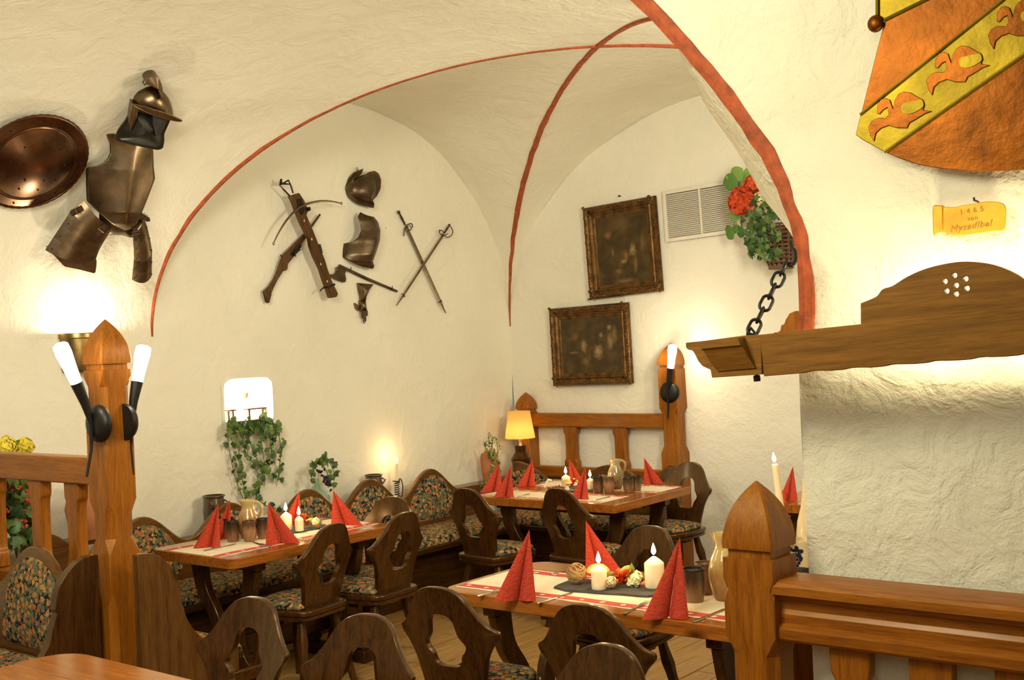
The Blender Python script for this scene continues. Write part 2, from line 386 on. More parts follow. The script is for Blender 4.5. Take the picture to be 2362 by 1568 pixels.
def glaze(name, top, mid, low, z0, z1, rough=0.22):
    m, nt, b = newmat(name); sset(b, rough, 0, 0.5, 0.4)
    v = coords(nt, rnd=False); sp = nd(nt, 'ShaderNodeSeparateXYZ'); lk(nt, v, sp.inputs[0])
    mr = nd(nt, 'ShaderNodeMapRange'); mr.inputs[1].default_value = z0; mr.inputs[2].default_value = z1; lk(nt, sp.outputs[2], mr.inputs[0])
    ad = nd(nt, 'ShaderNodeMath', operation='MULTIPLY_ADD'); ad.inputs[1].default_value = 0.5; lk(nt, noise(nt, coords(nt, (30, 30, 4)), 2.0, 4), ad.inputs[0]); lk(nt, mr.outputs[0], ad.inputs[2])
    lk(nt, ramp(nt, ad.outputs[0], [(0.25, low), (0.75, mid), (1.12 if False else 0.98, top)]), b.inputs['Base Color']); return m
MUGM = glaze('mug_glaze', (0.040, 0.020, 0.010), (0.085, 0.040, 0.016), (0.24, 0.115, 0.042), 0.0, 0.13)
MUGM2 = glaze('mug_glaze_light', (0.10, 0.050, 0.025), (0.30, 0.150, 0.065), (0.24, 0.11, 0.045), 0.0, 0.13)
JUGM = glaze('jug_glaze', (0.50, 0.36, 0.13), (0.34, 0.19, 0.055), (0.24, 0.10, 0.026), 0.0, 0.24, 0.12)
JUGG = glaze('jug_glaze_grey', (0.40, 0.32, 0.15), (0.24, 0.16, 0.065), (0.13, 0.070, 0.026), 0.0, 0.24, 0.15)
def painting_mat(seed, figs):
    m, nt, b = newmat('dark_oil_painting'); sset(b, 0.35, 0, 0.4)
    v = coords(nt, rnd=False)
    f = noise(nt, v, 7 + seed, 5, 0.6, 0.4)
    c = ramp(nt, f, [(0.25, (0.018, 0.009, 0.0015)), (0.5, (0.050, 0.028, 0.005)), (0.8, (0.11, 0.062, 0.012))])
    for (x, z, rx, rz, col, st) in figs:
        sb = nd(nt, 'ShaderNodeVectorMath', operation='SUBTRACT'); sb.inputs[1].default_value = (x, 0, z); lk(nt, v, sb.inputs[0])
        ml = nd(nt, 'ShaderNodeVectorMath', operation='MULTIPLY'); ml.inputs[1].default_value = (1 / rx, 0, 1 / rz); lk(nt, sb.outputs[0], ml.inputs[0])
        ln = nd(nt, 'ShaderNodeVectorMath', operation='LENGTH'); lk(nt, ml.outputs[0], ln.inputs[0])
        a = nd(nt, 'ShaderNodeMath', operation='MULTIPLY_ADD'); a.inputs[1].default_value = 0.8; lk(nt, noise(nt, v, 22, 4), a.inputs[0]); lk(nt, ln.outputs['Value'], a.inputs[2])
        c = mix(nt, ramp(nt, a.outputs[0], [(0.35, (st, st, st)), (1.0, (0, 0, 0))]), c, col)
    lk(nt, c, b.inputs['Base Color']); bump(nt, b, noise(nt, v, 200, 2), 0.1, 0.001); return m
GILT = plain('worn_gilt', (0.115, 0.055, 0.013), 0.42, 0.7, var=0.6, scale=18, bmp=0.8, bscale=55)
GILTD = plain('dark_gilt', (0.12, 0.055, 0.020), 0.4, 0.7, var=0.5, scale=14)
# ================================================================== the vaulted room
XL, YB, Y0, YF = -6.33, 7.94, 4.334, 3.40
ZS, RISE, XC, HW = 1.95, 1.70, -4.09, 2.24
YC, HB = (Y0 + YB) / 2, (YB - Y0) / 2
XR = XC + HW
def wob(p, s, a): return a * mnoise.noise(Vector(p) * s)
def zA(x): k = (x - XC) / HW; return ZS + RISE * math.sqrt(max(0.0, 1 - k * k)) if abs(k) < 1 else ZS
def zB(y): k = (y - YC) / HB; return ZS + RISE * math.sqrt(max(0.0, 1 - k * k)) if abs(k) < 1 else ZS
def vz(x, y): return max(zA(x), zB(y)) if y > Y0 else zA(x)
def wallhit(px, py):        # the point of plaster (wall or vault) seen at a pixel
    q = ray(px, py); t = 3.0
    def out(t):
        p = CAM + q * t
        return p.x < XL or p.y > YB or (p.z > ZS and p.z > vz(p.x, p.y))
    while not out(t) and t < 14: t += 0.05
    a, b = t - 0.05, t
    for _ in range(30):
        mid = (a + b) / 2
        if out(mid): b = mid
        else: a = mid
    return CAM + q * a
def wallnormal(p):
    if p.z > ZS and p.y < Y0 + 0.35:
        k = (p.x - XC) / HW; g = Vector((-(k / HW), 0, -((p.z - ZS) / RISE) / RISE)); return g.normalized()
    if p.y > YB - 0.05: return Vector((0, -1, 0))
    return Vector((1, 0, 0))
# floor with its boards
mb = MB(); mb.box((-1.9, 3.0, -0.03), (8.9, 10.2, 0.02))
floor = tag(mb.build('floor', GAP, smooth=False), kind='structure')
pm = MB(); pm.box((0, 0, 0), (0.142, 3.3, 0.02)); first = None
k = 0
for i in range(59):
    x = -6.26 + i * 0.148
    off = (i * 1.37) % 3.3
    y = -2.0 - off
    while y < 8.0:
        a, b = max(y, -2.05), min(y + 3.3, 7.94)
        if b - a > 0.2 and not (x > -1.6 and a > 3.45 and False):
            if first is None:
                first = pm.build('plank', FLOORM, floor, bevel=0.004, seg=1); first.location = (x, (a + b) / 2, -0.011); first.scale = (1, (b - a - 0.004) / 3.3, 1)
            else:
                c = same(first, floor, (x, (a + b) / 2, -0.011 + 0.0015 * ((i * 7 + k) % 3 - 1))); c.scale = (1, (b - a - 0.004) / 3.3, 1)
            k += 1
        y += 3.3
# left wall with the lit niche
n0, n1 = onx(519, 985, XL), onx(631, 985, XL); nz0, nz1 = onx(575, 984, XL).z, onx(575, 871, XL).z
ny0, ny1 = n0.y, n1.y
ys = sorted(set([-2.0 + 0.1 * i for i in range(100)] + [ny0, ny1])); ys = [y for y in ys if y <= YB and (min(abs(y - ny0), abs(y - ny1)) > 0.02 or y in (ny0, ny1))] + [YB]
zs_ = sorted([0.1 * i for i in range(38) if min(abs(0.1 * i - nz0), abs(0.1 * i - nz1)) > 0.02] + [nz0, nz1])
mb = MB(); iy0, iy1, iz0, iz1 = ys.index(ny0), ys.index(ny1), zs_.index(nz0), zs_.index(nz1)
cyn0, czn0, hy0, hz0 = (ny0 + ny1) / 2, (nz0 + nz1) / 2, (ny1 - ny0) / 2, (nz1 - nz0) / 2
def wl(u, v):
    y, z = ys[round(u * (len(ys) - 1))], zs_[round(v * (len(zs_) - 1))]
    k = min(1.0, max(0.0, max(abs(y - cyn0) / hy0, abs(z - czn0) / hz0) - 1.0)); return (XL + wob((0, y, z), 1.6, 0.022) * k, y, z)
mb.grid(wl, len(ys) - 1, len(zs_) - 1, hole=lambda i, j: iy0 <= i < iy1 and iz0 <= j < iz1)
wall_left = tag(mb.build('wall_left', PL, ang=80), kind='structure')
mb = MB(); rings = []                        # the niche: rounded box going 0.32 m into the wall
hy, hz, cyn, czn = (ny1 - ny0) / 2, (nz1 - nz0) / 2, (ny0 + ny1) / 2, (nz0 + nz1) / 2
def sq(kx, rr, x):
    out = []
    for j in range(32):
        a = 2 * PI * j / 32 + PI / 32; c, s_ = math.cos(a), math.sin(a); p = rr
        d = (abs(c) ** p + abs(s_) ** p) ** (-1 / p)
        out.append((x, cyn + hy * kx * c * d, czn + hz * kx * s_ * d))
    return out
for kx, rr, dx in ((1.45, 14, 0.012), (1.0, 7, 0.006), (0.96, 7, -0.03), (0.95, 7, -0.32)): rings.append(sq(kx, rr, XL + dx))
mb.loft(rings[1:], cap=False)
mb.f.append(list(range(len(mb.v) - 32, len(mb.v))))
niche = mb.build('niche', PL, wall_left, ang=50)
# fill the square hole around the rounded mouth
mb = MB(); o4 = []
for j in range(32):
    a = 2 * PI * j / 32 + PI / 32; c, s_ = math.cos(a), math.sin(a); d = 1 / max(abs(c), abs(s_))
    o4.append((XL + 0.004, cyn + hy * 1.10 * c * d, czn + hz * 1.10 * s_ * d))
mb.loft([o4, rings[1]], cap=False); mb.build('niche_rim', PL, wall_left)
# back wall, inner side wall
mb = MB(); mb.grid(lambda u, v: (XL + u * (XR + 0.2 - XL), YB + wob((XL + 5 * u, 9, 3.7 * v), 1.7, 0.022), 3.75 * v), 48, 38)
wall_back = tag(mb.build('wall_back', PLB, ang=80), kind='structure')
mb = MB(); mb.grid(lambda u, v: (XR, Y0 + u * (YB - Y0), 3.75 * v), 10, 10)
tag(mb.build('wall_inner', PL, ang=80), kind='structure')
# vault
N = 72; mb = MB()
fx = lambda i: XC - HW * math.cos(PI * i / N); fy = lambda j: YC - HB * math.cos(PI * j / N)
vs = []; fs = []
for i in range(N + 1):
    for j in range(N + 1):
        z = ZS + RISE * max(math.sin(PI * i / N), math.sin(PI * j / N))
        vs.append((fx(i), fy(j), z + wob((fx(i), fy(j), 0), 1.5, 0.012)))
Q = lambda i, j: i * (N + 1) + j
for i in range(N):
    for j in range(N):
        if (i < N / 2) == (j < N / 2): fs += [(Q(i, j), Q(i + 1, j), Q(i + 1, j + 1)), (Q(i, j), Q(i + 1, j + 1), Q(i, j + 1))]
        else: fs += [(Q(i, j), Q(i + 1, j), Q(i, j + 1)), (Q(i + 1, j), Q(i + 1, j + 1), Q(i, j + 1))]
mb.add(vs, fs)
def barrel(u, v):
    x = XC - HW * math.cos(PI * u); y = 3.4 + v * (Y0 - 3.4); return (x, y, zA(x) + wob((x, y, 0), 1.5, 0.012))
mb.grid(lambda u, v: barrel(u * 0.62, v), 48, 10)
def barrel2(u, v):
    x = XC - HW * math.cos(PI * 0.5 * u); y = -2.0 + v * 5.4; return (x, y, zA(x) + wob((x, y, 0), 1.5, 0.012))
mb.grid(barrel2, N // 2, 40)
mb.grid(lambda u, v: (XC + u * 6.6, -2.0 + v * 5.4, ZS + RISE), 12, 12)
ceiling = tag(mb.build('ceiling', PL, ang=24, fix=False), kind='structure')
# the foreground wall with the arch edge
EDGE = [(-1.567, 0.0), (-1.567, 1.04), (-1.572, 1.66), (-1.551, 1.9), (-1.557, 2.092), (-1.594, 2.231), (-1.661, 2.375), (-1.745, 2.511), (-1.833, 2.637),
        (-1.955, 2.788), (-2.115, 2.966), (-2.4, 3.2), (-2.8, 3.42), (-3.3, 3.57), (-4.0, 3.65)]
ED = [tuple(p) for p in resample(spline(EDGE, 8), 90, closed=False)]
mb = MB()
def wr(u, v):
    k = round(u * 89); xe, ze = ED[k]; x = xe + (2.4 - xe) * v ** 1.6
    return (x, YF + (wob((x, 3, ze), 2.2, 0.018) + wob((x, 5, ze), 6.5, 0.009)) * (1 if v > 0 else 0.4), ze)
mb.grid(wr, 89, 46)
def dxs(z): return 0.03 if z < 1.9 else 0.03 + 0.16 * min(1, (z - 1.9) / 0.4) if z < 2.6 else max(0.0, 0.19 - 0.35 * (z - 2.6))
s1 = [(x, YF, z) for x, z in ED]; s2 = [(x - dxs(z), 3.65, z + (0.02 if z > 2.3 else 0)) for x, z in ED]
s3 = [(min(x - dxs(z) - 0.05, XC + HW * math.sqrt(max(0, 1 - ((z - ZS) / RISE) ** 2))) if z > ZS else XR, Y0, z) for x, z in ED]
mb.loft([s1, s2, s3], cap=False, close=False)
wall_right = tag(mb.build('wall_right', PLR, ang=60), kind='structure')
# painted red groin lines
def groin(name, pts, rad):
    P = resample([Vector(p) for p in pts], 120, closed=False); mb = MB(); rings = []
    for i, p in enumerate(P):
        t = (P[min(i + 1, 119)] - P[max(i - 1, 0)]).normalized()
        inw = (Vector((XC, YC, 2.2)) - p); inw = (inw - t * inw.dot(t)).normalized(); b = t.cross(inw)
        r = rad(i / 119) * (1 + 0.22 * mnoise.noise(Vector((i * 0.9, 3, len(name))))); p = p + b * (0.005 * mnoise.noise(Vector((i * 0.5, 8, 1))))
        rings.append([p + b * r - inw * 0.02, p + b * r * 0.8 + inw * 0.008, p + inw * 0.012, p - b * r * 0.8 + inw * 0.008, p - b * r - inw * 0.02])
    mb.loft(rings); return tag(mb.build(name, RED), kind='structure')
g = lambda sx, sy: [(XC + sx * HW * math.cos(PI / 2 * i / 60), YC + sy * HB * math.cos(PI / 2 * i / 60), ZS + RISE * math.sin(PI / 2 * i / 60)) for i in range(61)]
groin('trim_1', g(-1, -1) + g(1, 1)[::-1][1:], lambda t: 0.004 + 0.015 * min(1, t / 0.12) - 0.006 * max(0, min(1, (t - 0.35) / 0.15)))
groin('trim_2', g(-1, 1) + g(1, -1)[::-1][1:], lambda t: 0.005 + 0.016 * min(1, t / 0.15))
mb = MB(); rings = []
for i, (x, z) in enumerate(ED):
    if z < 1.72: continue
    a = Vector(ED[max(i - 1, 0)]); b = Vector(ED[min(i + 1, 89)]); t = (b - a).normalized(); nrm = Vector((t.y, -t.x))
    w = 0.042 + 0.010 * mnoise.noise(Vector((i * 0.7, 1, 4))); j = 0.006 * mnoise.noise(Vector((i * 1.3, 7, 2))); k = 0.006 * mnoise.noise(Vector((i * 1.9, 2, 2)))
    p = Vector((x, z)) + nrm * (-0.006 + j); q = Vector((x, z)) + nrm * (w + k)
    mid = (p + q) / 2
    rings.append([(p.x, YF + 0.03, p.y), (p.x, YF - 0.012, p.y), (mid.x, YF - 0.022, mid.y), (q.x, YF - 0.014, q.y), (q.x, YF + 0.03, q.y)])
mb.loft(rings); tag(mb.build('trim_3', RED), kind='structure')
# ================================================================== timber posts, rails, benches
def newel(sections, cap_h, name, M, parent, hw, neck=True):
    """square post: sections = [(z, half width, chamfer)], then a neck groove and an ogive cap"""
    mb = MB(); rings = []
    def ring(z, h, c): return [(h, -h + c, z), (h, h - c, z), (h - c, h, z), (-h + c, h, z), (-h, h - c, z), (-h, -h + c, z), (-h + c, -h, z), (h - c, -h, z)]
    for z, h, c in sections: rings.append(ring(z, h, c))
    zt = sections[-1][0]
    rings += [ring(zt + 0.001, hw * 0.86, 0.004), ring(zt + 0.028, hw * 0.86, 0.004)]
    mb.loft(rings); o = part('post', mb, M, parent, ang=25)
    mb = MB(); rings = []
    z0 = zt + 0.028
    for i in range(15):
        t = i / 14; h = hw * 1.04 * max(0.03, (1 - t ** 2.1) ** 0.85) if t > 0 else hw * 1.02
        rings.append(ring(z0 + cap_h * t, h, min(0.006, h * 0.3)))
    mb.loft(rings); part('finial', mb, M, parent, ang=30)
    return o
def baluster(hw, z0, z1, depth, waist=0.72):
    mb = MB(); zs = [0, .08, .16, .26, .74, .84, .92, 1]; ws = [1, 1, .95, waist, waist, .95, 1, 1]
    pr = spline([(hw * w, z0 + (z1 - z0) * z) for z, w in zip(zs, ws)], 4)
    out = [(p[0], p[1]) for p in pr] + [(-p[0], p[1]) for p in pr[::-1]]
    return mb.prism(out, -depth / 2, depth / 2)
# left divider: post, rail, balusters, at right angles to the left wall
dv = thing('wooden_divider', 'honey pine divider post with pointed finial with two torch lamps at the left', 'divider', (-4.73, 3.0, 0))
newel([(0, .075, .004), (.35, .075, .004), (.42, .072, .030), (.72, .072, .030), (.78, .078, .004), (.95, .078, .004), (1.02, .070, .034), (1.13, .070, .032), (1.19, .074, .003), (1.50, .074, .003), (1.55, .071, .026), (1.70, .071, .026), (1.745, .075, .003), (1.775, .075, .003)], .20, 'post', PINE, dv, .076)
mb = MB(); mb.box((-.86, 0, 1.315), (1.57, .085, .125)); part('rail', mb, PINEX, dv, bevel=.008)
mb = MB(); mb.box((-.86, 0, .76), (1.57, .10, .075)); part('lower_rail', mb, PINEX, dv, bevel=.006)
b0 = None
for xx in (-.30, -.62, -1.04, -1.40):
    if b0 is None: b0 = part('baluster', baluster(.062, .80, 1.255, .055), PINE, dv, bevel=.006); b0.location = (xx, 0, 0)
    else: same(b0, dv, (xx, 0, 0))
# torch lamps on the post
def torch(label, group, base, tip, tail, disc, nrm):
    t = thing('torch_lamp', label, 'wall lamp', base, 0, group)
    L = lambda p: Vector(p) - Vector(base)
    a, b, c = L(tail), L(disc), L(tip)
    mid = b + (c - b) * 0.52
    mb = MB(); mb.tube([a, a.lerp(b, .5) + Vector(nrm) * -0.004, b + Vector(nrm) * .012, b.lerp(mid, .5), mid], [.006, .007, .011, .020, .027], 14); part('torch_body', mb, IRON, t)
    n = Vector(nrm); M = n.to_track_quat('Z', 'Y').to_matrix().to_4x4(); M.translation = b - n * .02
    mb = MB(); mb.lathe([(.002, .030), (.045, .028), (.072, .018), (.082, .004), (.084, -.008), (.082, -.016)], 28, M); part('wall_plate', mb, IRON, t)
    d = (c - mid).normalized(); M = d.to_track_quat('Z', 'Y').to_matrix().to_4x4(); M.translation = mid
    h = (c - mid).length
    mb = MB(); mb.lathe([(.024, -.012), (.029, h * .4), (.035, h * .75), (.033, h * .95), (.020, h)], 18, M); bu = part('glass_bulb', mb, BULBM, t); tag(bu, 'glowing white glass flame tube')
    return t, mid + Vector(base) + d * h * .6
PX = -4.66
t1, q1 = torch('black iron torch lamp on the left face of the divider post, glowing', 'torch lamps on the divider post', onx(217, 975, PX), onx(137, 792, PX), onx(200, 1100, PX), onx(217, 978, PX), (0, -1, 0))
t2, q2 = torch('black iron torch lamp on the far right side of the divider post, glowing', 'torch lamps on the divider post', onx(303, 975, PX), onx(332, 797, PX), onx(307, 1094, PX), onx(299, 972, PX), (0, 1, 0))
point('torch_light', q1 + Vector((0.03, -.05, .02)), 7, BULB, .03); point('torch_light', q2 + Vector((0.03, .05, .02)), 7, BULB, .03)
# bench end boards with a sweeping profile (local x = forward, z up)
def end_board(mb, th):
    pr = spline([(0.0, 1.0), (.02, 1.005), (.10, .985), (.185, .90), (.215, .79)], 6) + spline([(.205, .775), (.225, .72), (.25, .64), (.32, .55), (.43, .497), (.50, .492)], 6)
    out = [(p[0], p[1]) for p in pr] + [(.52, .47), (.52, .36), (.52, .12)] + [(p[0], p[1]) for p in arc(.28, .05, .2, .16, 10, 170, 8)] + [(.02, .05), (.0, .05)]
    mb.prism(out, -th / 2, th / 2); return out
def hump(s, pitch, lo, hi): return lo + (hi - lo) * ((1 + math.cos(2 * PI * s / pitch)) / 2) ** 0.85
def panel_outline(w, z0, z1):
    pts = [(-w * .5, z0 + .02), (-w * .52, z0 + .09), (-w * .43, z0 + (z1 - z0) * .58), (-w * .25, z0 + (z1 - z0) * .88), (0, z1), (w * .25, z0 + (z1 - z0) * .88), (w * .43, z0 + (z1 - z0) * .58), (w * .52, z0 + .09), (w * .5, z0 + .02), (w * .3, z0), (-w * .3, z0)]
    return [tuple(p) for p in spline(pts, 4, closed=True)]
def bench(name, label, loc, rz, length, peaks, pitch, lo, hi, ends=(), seatd=.46, M1=None, pan=True, seat_z=.47, pw=.49):
    t = thing(name, label, 'bench', loc, rz)
    mb = MB(); top = []
    n = int(length / .035)
    for i in range(n + 1):
        x = length * i / n; s = min((abs(x - p) for p in peaks), default=9)
        top.append((x, hump(min(s, pitch / 2), pitch, lo, hi)))
    mb.prism([(0, .36)] + top + [(length, .36)], -.02, .02)
    part('backrest', mb, M1 or OAKMX, t, bevel=.008)
    if pan:
        pz = panel_outline(pw, seat_z + .02, hi - .05); p0 = None
        for p in peaks:
            if .2 < p < length - .15:
                if p0 is None:
                    mb = MB(); relief(mb, pz, lambda q, x, z: .03 * (1 - (1 - q) ** 2.2) + .004, 5, -.001); p0 = part('back_cushion', mb, TAP, t, ang=60); p0.location = (p, -.021, 0)
                else: same(p0, t, (p, -.021, 0))
    mb = MB(); nseg = max(1, round(length / 1.25)); sl = length / nseg
    rr = [(.0, 0), (.0, .03), (.012, .05), (.05, .062), (seatd - .06, .062), (seatd - .015, .048), (seatd, .022), (seatd, 0)]
    for i in range(nseg):
        rings = []
        for k, x in enumerate((.004, .02, .06, sl - .06, sl - .02, sl - .004)):
            f = (.6, .9, 1, 1, .9, .6)[k]
            rings.append([(i * sl + x, -.03 - a, seat_z - .062 + b * f) for a, b in rr])
        mb.loft(rings)
    part('seat_cushion', mb, TAP, t, ang=50)
    mb = MB(); mb.box((length / 2, -.03 - seatd / 2, seat_z - .085), (length, seatd + .02, .04)); part('seat_board', mb, OAKX, t, bevel=.006)
    mb = MB(); mb.box((length / 2, -seatd + .06, (seat_z - .1) / 2), (length - .02, .025, seat_z - .105)); part('kick_board', mb, OAKX, t, bevel=.004)
    for (ex, th, mt) in ends:
        mb = MB(); end_board(mb, th); e = part('end_board', mb, mt, t, bevel=.010)
        e.rotation_euler = (0, 0, -PI / 2); e.location = (ex, .02 if rz == 0 else .085, 0); e.scale = (1, 1, .955)
    return t
bw = bench('corner_bench', 'long oak wall bench with wavy back and floral tapestry cushions along the left wall', (-6.10, 3.30, 0), PI / 2, 3.86, [.12, .75, 1.385, 2.05, 2.635, 3.28], .63, .69, .875)
bd = bench('divider_bench', 'oak bench with carved end board behind the divider post, facing the left table', (-4.56, 3.06, 0), PI, 1.02, [.40], .66, .68, .86, ends=((-.022, .04, OAKM),))
mb = MB(); mb.box((-.055, -.36, .30), (.03, .50, .055)); part('foot_rail', mb, OAKX, bd, bevel=.006)
bn = bench('near_bench', 'oak bench with rounded floral back panel and dark end board at the left edge', (-6.17, 2.88, 0), 0, 1.46, [.98, .26], .72, .76, .965, ends=((1.44, .045, OAK),), pw=.57)
# ledge behind the wall bench
mb = MB(); mb.box((0, 0, 0), (.18, 4.5, .03)); lg = tag(mb.build('wall_ledge', OAKM, bevel=.006), 'narrow oak ledge along the left wall behind the bench back', 'shelf'); lg.location = (-6.235, 5.55, .655)
# frame and bench on the back wall
bf = thing('wall_frame', 'honey pine post and rail frame on the back wall carrying one torch lamp', 'divider', (-5.2, 7.87, 0))
pL, pR = ony(1217, 1000, 7.87).x + 5.2, ony(1556, 1000, 7.87).x + 5.2
def post_at(x, zt, hw, ch, nm):
    e = MB()
    o = newel([(0, hw, .003), (.9, hw, .003), (.96, hw * .86, .02), (zt - .35, hw * .86, .02), (zt - .30, hw, .003), (zt, hw, .003)], ch, nm, PINE, bf, hw)
    o.location.x = x; f = [c for c in bf.children if c.name.startswith('finial')][-1]; f.location.x = x
post_at(pL, ony(1212, 950, 7.87).z, .068, .14, 'post'); post_at(pR, ony(1555, 850, 7.87).z, .080, .17, 'post')
zt, zb = ony(1380, 953, 7.87).z, ony(1380, 985, 7.87).z
mb = MB(); mb.box(((pL + pR) / 2, 0, (zt + zb) / 2), (pR - pL - .1, .08, zt - zb)); part('rail', mb, PINEX, bf, bevel=.008)
z2 = ony(1380, 1077, 7.87).z
mb = MB(); mb.box(((pL + pR) / 2, 0, z2 - .05), (pR - pL - .1, .08, .09)); part('lower_rail', mb, PINEX, bf, bevel=.008)
for px in (1320, 1434):
    o = part('baluster', baluster(.064, z2 - .01, zb + .005, .06, .76), PINE, bf, bevel=.006); o.location.x = ony(px, 1030, 7.87).x + 5.2
t3, q3 = torch('black iron torch lamp glowing on the post on the back wall', None, ony(1541, 905, 7.77), ony(1552, 795, 7.73), ony(1541, 965, 7.77), ony(1541, 905, 7.77), (0, -1, 0))
point('torch_light', q3 + Vector((.02, -.05, .03)), 12, BULB, .03)
bb = bench('back_bench', 'oak bench with two wide humped backs under the pine frame on the back wall', (-6.05, 7.56, 0), 0, 1.56, [.03, .96], .96, .64, .83, pan=False)
for k, p in enumerate((.12, .96)):
    mb = MB(); relief(mb, panel_outline(.62, .50, .76), lambda q, x, z: .03 * (1 - (1 - q) ** 2.2) + .004, 5, -.001); o = part('back_cushion', mb, TAP, bb, ang=60); o.location = (p, -.021, 0)
mb = MB(); end_board(mb, .05); e = part('end_board', mb, OAK, bb, bevel=.008); e.rotation_euler = (0, 0, -PI / 2); e.location = (1.53, -.02, -.16)
# right railing in front of the pillar
rr_ = thing('right_railing', 'honey pine railing with pointed newel post and moulded handrail in front of the white pillar', 'railing', (-1.675, 3.285, 0))
newel([(0, .083, .004), (.55, .083, .004), (.60, .076, .030), (.84, .076, .030), (.90, .084, .003), (1.0, .084, .003), (1.04, .080, .012), (1.075, .084, .002), (1.135, .083, .002)], .20, 'post', PINE, rr_, .083)
RX0, RX1 = .12 - .045, 2.4
prof = [(.075, 1.075), (-.055, 1.075), (-.070, 1.070), (-.078, 1.060), (-.080, 1.036), (-.056, 1.030), (-.050, 1.016), (-.036, 1.008), (-.036, .985), (-.044, .972), (-.044, .945), (-.058, .938), (-.066, .930), (-.066, .902), (-.058, .893), (.05, .893), (.05, 1.02), (.075, 1.03)]
mb = MB(); mb.loft([[(x, y, z) for y, z in prof] for x in (RX0, RX1)]); part('handrail', mb, PINEX, rr_, ang=30)
mb = MB(); mb.box((1.2, 0, .30), (2.3, .06, .09)); part('lower_rail', mb, PINEX, rr_, bevel=.006)
b0 = None
for i, xx in enumerate((.285, .52, .755, .99, 1.3, 1.6, 1.9)):
    if b0 is None: b0 = part('baluster', baluster(.062, .34, .90, .045), PINE, rr_, bevel=.006); b0.location = (xx, 0.0, 0)
    else: same(b0, rr_, (xx, 0.0, 0))
# ================================================================== tables
def plank_mb(x0, x1, y0, y1, th, r=(0, 0, 0, 0)):     # corner radii: (x0,y0) (x1,y0) (x1,y1) (x0,y1)
    out = []
    for (cx_, cy_, a0, rr) in ((x0, y0, 180, r[0]), (x1, y0, 270, r[1]), (x1, y1, 0, r[2]), (x0, y1, 90, r[3])):
        if rr <= 0: out.append((cx_, cy_)); continue
        ox, oy = (cx_ + rr if cx_ == x0 else cx_ - rr), (cy_ + rr if cy_ == y0 else cy_ - rr)
        out += arc(ox, oy, rr, rr, a0, a0 + 90, 6)
    mb = MB(); n = len(out)
    vs = [(x, y, -th) for x, y in out] + [(x, y, 0) for x, y in out]
    mb.add(vs, [tuple(range(n))[::-1], tuple(range(n, 2 * n))] + [(i, (i + 1) % n, (i + 1) % n + n, i + n) for i in range(n)])
    return mb
TH = .77
def table(label, cx_, cy_, lx, ly, along, nb, group='guest tables', rad=.06, overs=.13):
    t = thing('tavern_table', label, 'table', (cx_, cy_, 0), 0, group)
    W = ly if along == 'x' else lx; L = lx if along == 'x' else ly; pw = W / nb
    for i in range(nb):
        a, b = -W / 2 + i * pw + .0008, -W / 2 + (i + 1) * pw - .0008
        ra = rad if i == 0 else .004; rb = rad if i == nb - 1 else .004
        if along == 'x': mb = plank_mb(-L / 2, L / 2, a, b, .055, (ra, ra, rb, rb))
        else: mb = plank_mb(a, b, -L / 2, L / 2, .055, (ra, rb, rb, ra))
        o = part('plank', mb, TOPX if along == 'x' else TOPY, t, bevel=.006); o.location.z = TH
    lo = None
    R = 0 if along == 'x' else PI / 2
    for s in (-1, 1):
        mb = MB(); mb.box((s * (L / 2 - overs - .1), 0, .69), (.07, W - .12, .05))
        o = part('trestle_bar', mb, OAK, t, bevel=.006); o.rotation_euler.z = R
        mb = MB(); mb.box((s * (L / 2 - overs - .1), 0, .035), (.08, W - .10, .07))
        o = part('trestle_foot', mb, OAK, t, bevel=.006); o.rotation_euler.z = R
        for q in (-1, 1):
            top, mid, bot = W * .5 - .13, W * .5 - .27, W * .5 - .15
            ax = spline([(q * top, .67), (q * (top - .035), .52), (q * mid, .36), (q * (mid + .01), .2), (q * bot, .065)], 6)
            L1, L2 = [], []
            for k, p in enumerate(ax):
                dd = (ax[min(k + 1, len(ax) - 1)] - ax[max(k - 1, 0)]).normalized(); n_ = Vector((-dd.y, dd.x)); w_ = .055 - .015 * math.sin(PI * k / (len(ax) - 1))
                L1.append(tuple(p + n_ * w_)); L2.append(tuple(p - n_ * w_))
            mb = MB(); mb.prism(L1 + L2[::-1], -.024, .024, T(s * (L / 2 - overs - .1), 0, 0) @ rot('Z', 90))
            o = part('leg', mb, OAK, t, bevel=.006); o.rotation_euler.z = R
    mb = MB(); mb.box((0, 0, .22), (L - 2 * overs - .15, .04, .11)); o = part('stretcher', mb, OAKX, t, bevel=.006); o.rotation_euler.z = R
    return t
table('rectangular table along the left wall bench with four red napkins and two candles', (-5.60 - 4.885) / 2, (3.765 + 4.975) / 2, .715, 1.21, 'y', 4)
table('rectangular table in the far corner beneath the pine frame with six red napkins', (-5.27 - 4.09) / 2, (6.10 + 7.06) / 2, 1.18, .96, 'y', 7, rad=.02)
table('rectangular table in the foreground beside the right newel post, wicker ball on it', (-3.43 - 1.90) / 2, (3.725 + 4.44) / 2, 1.53, .715, 'x', 4, rad=.09)
table('bare worn table with a rounded corner at the bottom left', (-3.97 - 2.35) / 2, (1.45 + 2.31) / 2, 1.62, .86, 'x', 4, rad=.13)
table('table half hidden behind the right newel post and pillar, one napkin on it', -2.72, 7.0, 1.15, .95, 'y', 6)
